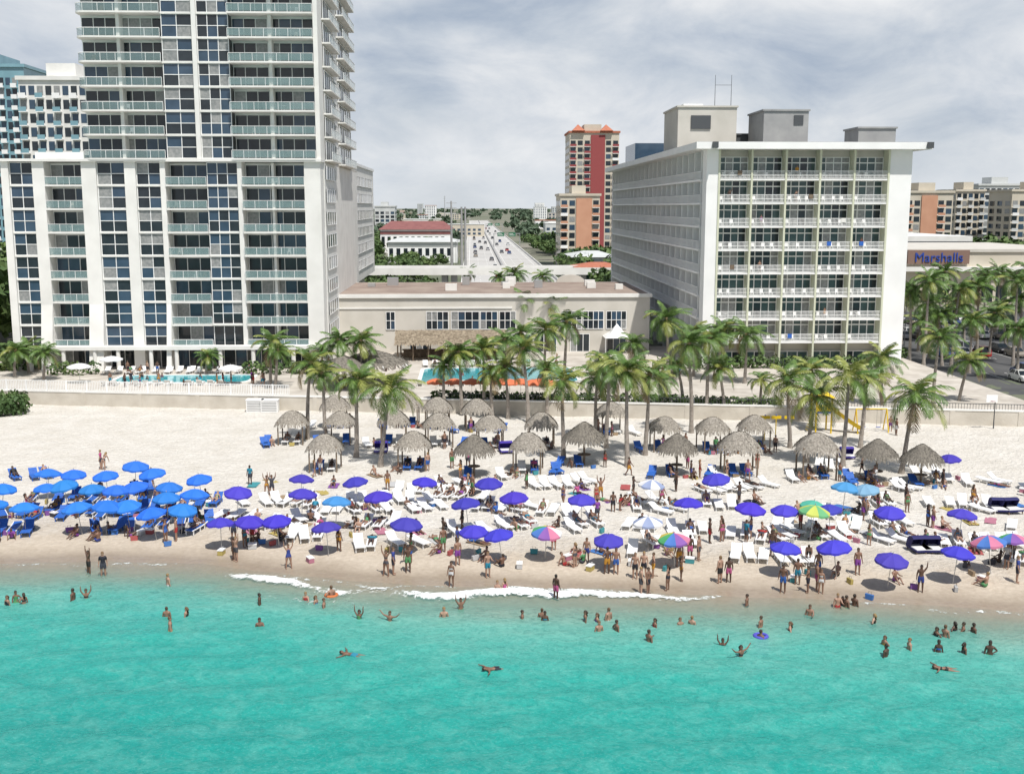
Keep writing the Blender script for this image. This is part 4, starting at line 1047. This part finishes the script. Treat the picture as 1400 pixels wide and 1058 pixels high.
for u,v,n in rows:
    x,y=G(u,v,0); a0=R.uniform(-.5,.8)
    for q in range(n): addl(x+q*.95*math.cos(a0)+R.uniform(-.1,.1),y+q*.95*math.sin(a0)*.4+R.uniform(-.3,.3),a0+R.uniform(-.15,.15),'b' if u<280 else 'w',.28)
for i in range(80):
    x,y=G(R.uniform(280,1390),R.uniform(650,760),0)
    if free(x,y,.6) and y-ys(x)>6:
        placed.append((x,y,.6)); rz=R.uniform(-.6,.9); z=gz(x,y)
        put(towm,'beach_towel',(x,y,z+.02),rz,1,color=R.choice(TC))
        if R.random()<.6: person(x,y,z+.03,R.choice(['prone','sitback','sit']),rz)
for (x,y,k) in hutpos:
    for q in(-.55,.55):
        if q<0 or k==0:
            put(LB if R.random()<.7 else LW,'sun_lounger',(x+q,y-.1,0),R.uniform(-.1,.1),1)
            if R.random()<.55: person(x+q,y-.1,0,'recline',0)
    for q in range(R.choice([1,2,3])):
        person(x+R.uniform(-2,2),y-R.uniform(1.0,2.0),0,R.choice(['sit','stand','sitback','talk']))
    for q in range(2):
        if R.random()<.5: put(LB if R.random()<.6 else LW,'sun_lounger',(x+R.choice([-2.4,2.4])+R.uniform(-.3,.3),y-1+R.uniform(-.6,.6),0),R.uniform(-.5,.5),1)
    if R.random()<.6: a=R.uniform(-1,1); put(bagm,'beach_bag',(x+a,y-1.6,0),a,1,color=R.choice(TC))
for (xA,xB,yA,yB) in (pl,pr):
    n=int((xB-xA)/1.3)
    for i in range(n):
        x=xA+i*1.3
        if R.random()<.8:
            put(LW,'sun_lounger',(x,yB+2.2,1.2),R.uniform(-.1,.1),1)
            if R.random()<.4: person(x,yB+2.2,1.2,'recline',0)
        if R.random()<.7 and yA-2.2>wy(x)+1.5:
            put(LW,'sun_lounger',(x,yA-1.9,1.2),math.pi+R.uniform(-.1,.1),1)
        if R.random()<.45: person(x,R.uniform(yA+.5,yB-.5),.2,'stand')
        if R.random()<.35: person(x,yB+1+R.random(),1.3,'stand')
for i in range(40):
    u=R.uniform(400,1020); x,y=G(u,R.uniform(498,522),1.2)
    if XU(575,y)<x<XU(792,y): continue
    person(x,y,1.2,R.choice(['stand','walk','talk']))
    if i%2: put(LW,'sun_lounger',(x+1.2,y+1,1.2),R.uniform(-.2,.2),1)
for i in range(14):
    x=R.uniform(pl[0]-4,pl[1]+3); y=pl[2]-R.uniform(1,3.5)
    if y>wy(x)+1.2: person(x,y,1.2,R.choice(['stand','walk','talk','sit']))
for i in range(8): xx=U(150)+i*1.6; put(LW,'sun_lounger',(xx,146.5,1.2),0,1)
for k,i in ((1,0),(1,2),(2,1),(3,4),(0,2),(4,1),(6,3)):
    person(fx[i]+1.6,YF+.15,zf[1+k],'wave' if k==1 else 'stand',0)
b=B(); x,y=G(843,482,1.2)
b.add([(x-2,y-2,3.6),(x+2,y-2,3.6),(x+2,y+2,3.6),(x-2,y+2,3.6),(x,y,5.6),(x-1,y-1,4.3),(x+1,y-1,4.3),(x+1,y+1,4.3),(x-1,y+1,4.3)],[(0,1,6,5),(1,2,7,6),(2,3,8,7),(3,0,5,8),(5,6,4),(6,7,4),(7,8,4),(8,5,4)],plast)
for a in(-1.95,1.95):
    for c in(-1.95,1.95): b.tube([(x+a,y+c,1.2),(x+a,y+c,3.65)],[.05,.05],plast,6)
b.obj('canopy_tent')
for u in (352,372):
    x,y=G(u,560,0); b=B(); y=wy(x)-1.1; b.box(-.95,.95,-.6,.6,0,1.35,white2); b.box(-1,1,-.65,.65,1.35,1.42,plast)
    for q in range(6): b.box(-.85,.85,-.62,-.605,.15+q*.19,.24+q*.19,grey)
    o=b.obj('utility_cabinet'); o.location=(x,y,0)
# ------------------------------------------------------------------ playground
yel=mat('yellow_plastic',(.68,.46,.01),.4); blp=mat('blue_plastic',(.02,.08,.40),.4)
x0,y0=G(1122,590,0); e=empty('playground_slide'); b=B(); ph=2.2
for a in(-.8,.8):
    for c in(-.8,.8): b.tube([(x0+a,y0+c,-.1),(x0+a,y0+c,3.7)],[.09,.09],yel,8)
b.box(x0-.85,x0+.85,y0-.85,y0+.85,ph-.1,ph,blp)
b.box(x0-.8,x0+.8,y0-.86,y0-.80,ph+.1,ph+.75,yel)
b.add([(x0-1.1,y0-1.1,3.7),(x0+1.1,y0-1.1,3.7),(x0+1.1,y0+1.1,3.7),(x0-1.1,y0+1.1,3.7),(x0,y0,4.5)],[(0,1,4),(1,2,4),(2,3,4),(3,0,4)],yel)
for i in range(8): b.tube([(x0-1.5+.08*i,y0-.4,.25+.26*i),(x0-1.5+.08*i,y0+.4,.25+.26*i)],[.03,.03],yel,5)
prev=None
for i in range(11):
    t_=i/10; xx=x0+.85+3.2*t_; zz=ph*(1-t_)**1.15+.2; yq=y0-.8*t_
    ring=[(xx,yq-.55,zz+.45),(xx,yq-.38,zz),(xx,yq+.38,zz),(xx,yq+.55,zz+.45)]
    if prev: b.add(prev+ring,[(0,1,5,4),(1,2,6,5),(2,3,7,6)],yel)
    prev=ring
b.obj('slide_tower',e)
x1_,y1_=G(1190,590,0); b=B()
for a in(-1.6,1.6):
    for c in(-.8,.8): b.tube([(x1_+a,y1_+c,-.1),(x1_+a,y1_,2.4)],[.06,.06],yel,7)
b.tube([(x1_-1.6,y1_,2.4),(x1_+1.6,y1_,2.4)],[.06,.06],yel,7)
for a in(-.8,.8):
    for c in(-.2,.2): b.tube([(x1_+a+c,y1_,2.4),(x1_+a+c,y1_,.5)],[.012,.012],dgrey,4)
    b.box(x1_+a-.24,x1_+a+.24,y1_-.1,y1_+.1,.46,.5,blp)
b.obj('swing_set')
x,y=G(1358,586,0); b=B(); b.tube([(x,y,0),(x,y,2.9),(x-.6,y-.4,3.3)],[.07,.06,.05],dgrey,7); b.box(x-1.2,x-.0,y-.5,y-.46,2.9,3.7,plast)
b.tube([(x-.6+.23*math.cos(a),y-.75+.23*math.sin(a),3.05) for a in np.linspace(0,6.28,13)],[.015]*13,crim,4); b.obj('basketball_hoop')
for u in (1045,1060,1078): 
    x,y=G(u,602,0); b=B(); b.tube([(0,0,-.2),(0,0,2.5)],[.05,.05],yel,7); b.box(-.5,.5,-.05,.05,2.2,2.5,yel); b.ell((0,0,2.55),(.08,.08,.08),blp,8,5); o=b.obj('play_post'); o.location=(x,y,0)
def lamp(x,y,z,h):
    b=B(); b.tube([(0,0,0),(0,0,h),(.3,0,h+.25),(1.1,0,h+.3)],[.09,.06,.05,.04],dgrey,7); b.box(.9,1.5,-.14,.14,h+.24,h+.34,grey); b.tube([(0,0,0),(0,0,.35)],[.16,.14],dgrey,8)
    o=b.obj('street_lamp'); o.location=(x,y,z)
for u,Yd in ((1236,180),(1300,175),(1370,190),(1265,215)): lamp(XU(u,Yd,0),Yd,0,9)
for y in range(330,1100,60): lamp(-5.5,y,0,11)
for u,Yd,vt in ((617,420,275),(631,380,283),(636,380,283),(608,1500,268)):
    x=XU(u,Yd,20); h=ZV(vt,Yd,x); b=B(); b.tube([(0,0,0),(0,0,h)],[.5,.3],grey,8)
    for q in (.82,.9,.97): b.tube([(-2,0,h*q),(2,0,h*q)],[.1,.1],grey,5)
    o=b.obj('utility_pole'); o.location=(x,Yd,0)
sg=mat('sign_green',(.03,.15,.08),.5)
for Yd,xa,xb in ((640,13,28),(1000,13,28)):
    b=B(); b.tube([(xa,Yd,0),(xa,Yd,8)],[.25,.2],steel,7); b.tube([(xb,Yd,0),(xb,Yd,8)],[.25,.2],steel,7); b.box(xa,xb,Yd-.15,Yd+.15,7.6,8,steel)
    b.box(xa+2,xa+6,Yd-.35,Yd-.16,6.2,8.4,sg); b.box(xb-6.5,xb-2.5,Yd-.35,Yd-.16,6.2,8.4,sg)
    for q in(xa+2.4,xb-6.1): b.box(q,q+3.0,Yd-.38,Yd-.36,6.8,7.0,paint); b.box(q,q+2.2,Yd-.38,Yd-.36,7.5,7.7,paint)
    b.obj('highway_sign')
# ------------------------------------------------------------------ cars
def car_mesh(suv=False):
    b=B(); hh=1.75 if suv else 1.42
    secs=[(-2.25,.35,.62,.72),(-2.1,.28,.78,.84),(-1.2,.24,.92,.89),(0,.22,.95,.9),(1.3,.24,.98,.89),(2.1,.28,.95,.84),(2.25,.35,.75,.74)]
    vs=[];fs=[]
    for (y,zb,zt,w) in secs: vs+=[(-w,y,zb),(-w,y,(zb+zt)/2+.05),(-w*.93,y,zt),(w*.93,y,zt),(w,y,(zb+zt)/2+.05),(w,y,zb)]
    for i in range(len(secs)-1):
        for k in range(6): fs.append((i*6+k,i*6+(k+1)%6,(i+1)*6+(k+1)%6,(i+1)*6+k))
    fs+= [tuple(range(6)),tuple(range(36,42))]; b.add(vs,fs,carp)
    rear=2.15 if suv else 1.75
    lo_=[(-.80,-1.05,.93),(.80,-1.05,.93),(.80,rear,.96),(-.80,rear,.96)]; hi=[(-.64,-.35,hh),(.64,-.35,hh),(.64,rear-.45,hh),(-.64,rear-.45,hh)]
    b.add(lo_+hi,[(0,1,5,4),(1,2,6,5),(2,3,7,6),(3,0,4,7)],glassD); b.add([(x,y,z+.02) for x,y,z in hi]+hi,[(0,1,2,3),(0,1,5,4),(1,2,6,5),(2,3,7,6),(3,0,4,7)],carp)
    for (p_,q_) in ((0,4),(1,5),(2,6),(3,7)):
        b.tube([(lo_+hi)[p_],(lo_+hi)[q_]],[.05,.04],carp,5)
    for s_ in(-1,1): b.tube([(s_*.8,.3,.93),(s_*.645,.3,hh)],[.04,.035],carp,4)
    for x in(-.8,.8):
        for y in(-1.4,1.4): b.tube([(x-.12,y,.33),(x+.12,y,.33)],[.33,.33],rubber,12); b.tube([(x-.13,y,.33),(x+.13,y,.33)],[.19,.19],steel,8)
    for s_ in(-.6,.6): b.box(s_-.18,s_+.18,-2.2,-2.16,.6,.74,plast); b.box(s_-.16,s_+.16,2.18,2.23,.68,.82,crim)
    return b.mesh('parked_car')
CM=[car_mesh(),car_mesh(True)]
CC=[(.6,.6,.6),(.02,.02,.025),(.3,.3,.32),(.35,.02,.02),(.03,.06,.2),(.65,.65,.62),(.1,.1,.11),(.25,.22,.18)]
for r_ in range(4):
    for i in range(34):
        if R.random()<.78:
            x=73.4+i*2.8
            for q in(2.5,7.6):
                if R.random()<.8: put(R.choice(CM),'parked_car',(x,140+r_*24+q,.02),R.choice([0,math.pi]),1,color=R.choice(CC))
for i in range(45):
    y=300+R.random()**1.3*1100; ln=R.choice([-11.2,-7.4,-3.6,3.6,7.4,11.2]); put(R.choice(CM),'car',(12+ln*.9,y,.1),0 if ln>0 else math.pi,1.05,color=R.choice(CC))
# ------------------------------------------------------------------ world, sun, camera
sd_=Vector((.26,-.62,0)).normalized(); EL=math.radians(61)
sv=Vector((sd_.x*math.cos(EL),sd_.y*math.cos(EL),math.sin(EL)))
w=bpy.data.worlds.new('World'); sc.world=w; w.use_nodes=True; nt=w.node_tree; bg=nt.nodes['Background']; outn=nt.nodes['World Output']
sky=N('ShaderNodeTexSky',sky_type='NISHITA'); sky.sun_disc=False; sky.sun_elevation=EL; sky.sun_rotation=math.atan2(sd_.x,sd_.y)
L(sky.outputs[0],bg.inputs[0]); bg.inputs[1].default_value=.08
tc=N('ShaderNodeTexCoord').outputs['Generated']; sp=N('ShaderNodeSeparateXYZ'); L(tc,sp.inputs[0])
mp=N('ShaderNodeMapping'); mp.inputs['Scale'].default_value=(1,1,2.1); mp.inputs['Location'].default_value=(.35,.1,.2); L(tc,mp.inputs['Vector'])
n1=noise(mp.outputs[0],2.6,3,.5,.3); n2=noise(mp.outputs[0],7.5,10,.60,.35)
cc=ramp(mth('ADD',mth('MULTIPLY',n1,.55),mth('MULTIPLY',n2,.45)),[(.38,(.42,.49,.60)),(.455,(.58,.635,.71)),(.53,(.74,.77,.81)),(.62,(.93,.935,.94))])
haze=mapr(sp.outputs[2],0.0,.07,1.0,0.0)
cc=mix(mth('MULTIPLY',haze,.65),cc,(.71,.755,.80))
bg2=N('ShaderNodeBackground'); L(cc,bg2.inputs[0]); bg2.inputs[1].default_value=1.0
ms=N('ShaderNodeMixShader'); cov=mth('MULTIPLY',mapr(n1,.36,.5,.85,1.0),mapr(sp.outputs[2],.22,.5,1.0,.22)); L(cov,ms.inputs[0]); L(bg.outputs[0],ms.inputs[1]); L(bg2.outputs[0],ms.inputs[2]); L(ms.outputs[0],outn.inputs[0])
ld=bpy.data.lights.new('sun','SUN'); ld.energy=4.9; ld.angle=math.radians(.5); ld.color=(1,.965,.915)
lo_=bpy.data.objects.new('sun',ld); col.objects.link(lo_); lo_.rotation_euler=sv.to_track_quat('Z','Y').to_euler()
cd=bpy.data.cameras.new('camera'); cd.sensor_width=36; cd.lens=36*FPX/1400; cd.clip_end=30000; cd.clip_start=.5
co=bpy.data.objects.new('camera',cd); col.objects.link(co); co.location=(0,0,H); co.rotation_euler=(math.pi/2-TH,0,-PSI); sc.camera=co
sc.view_settings.view_transform='Standard'; sc.view_settings.look='None'; sc.view_settings.exposure=0
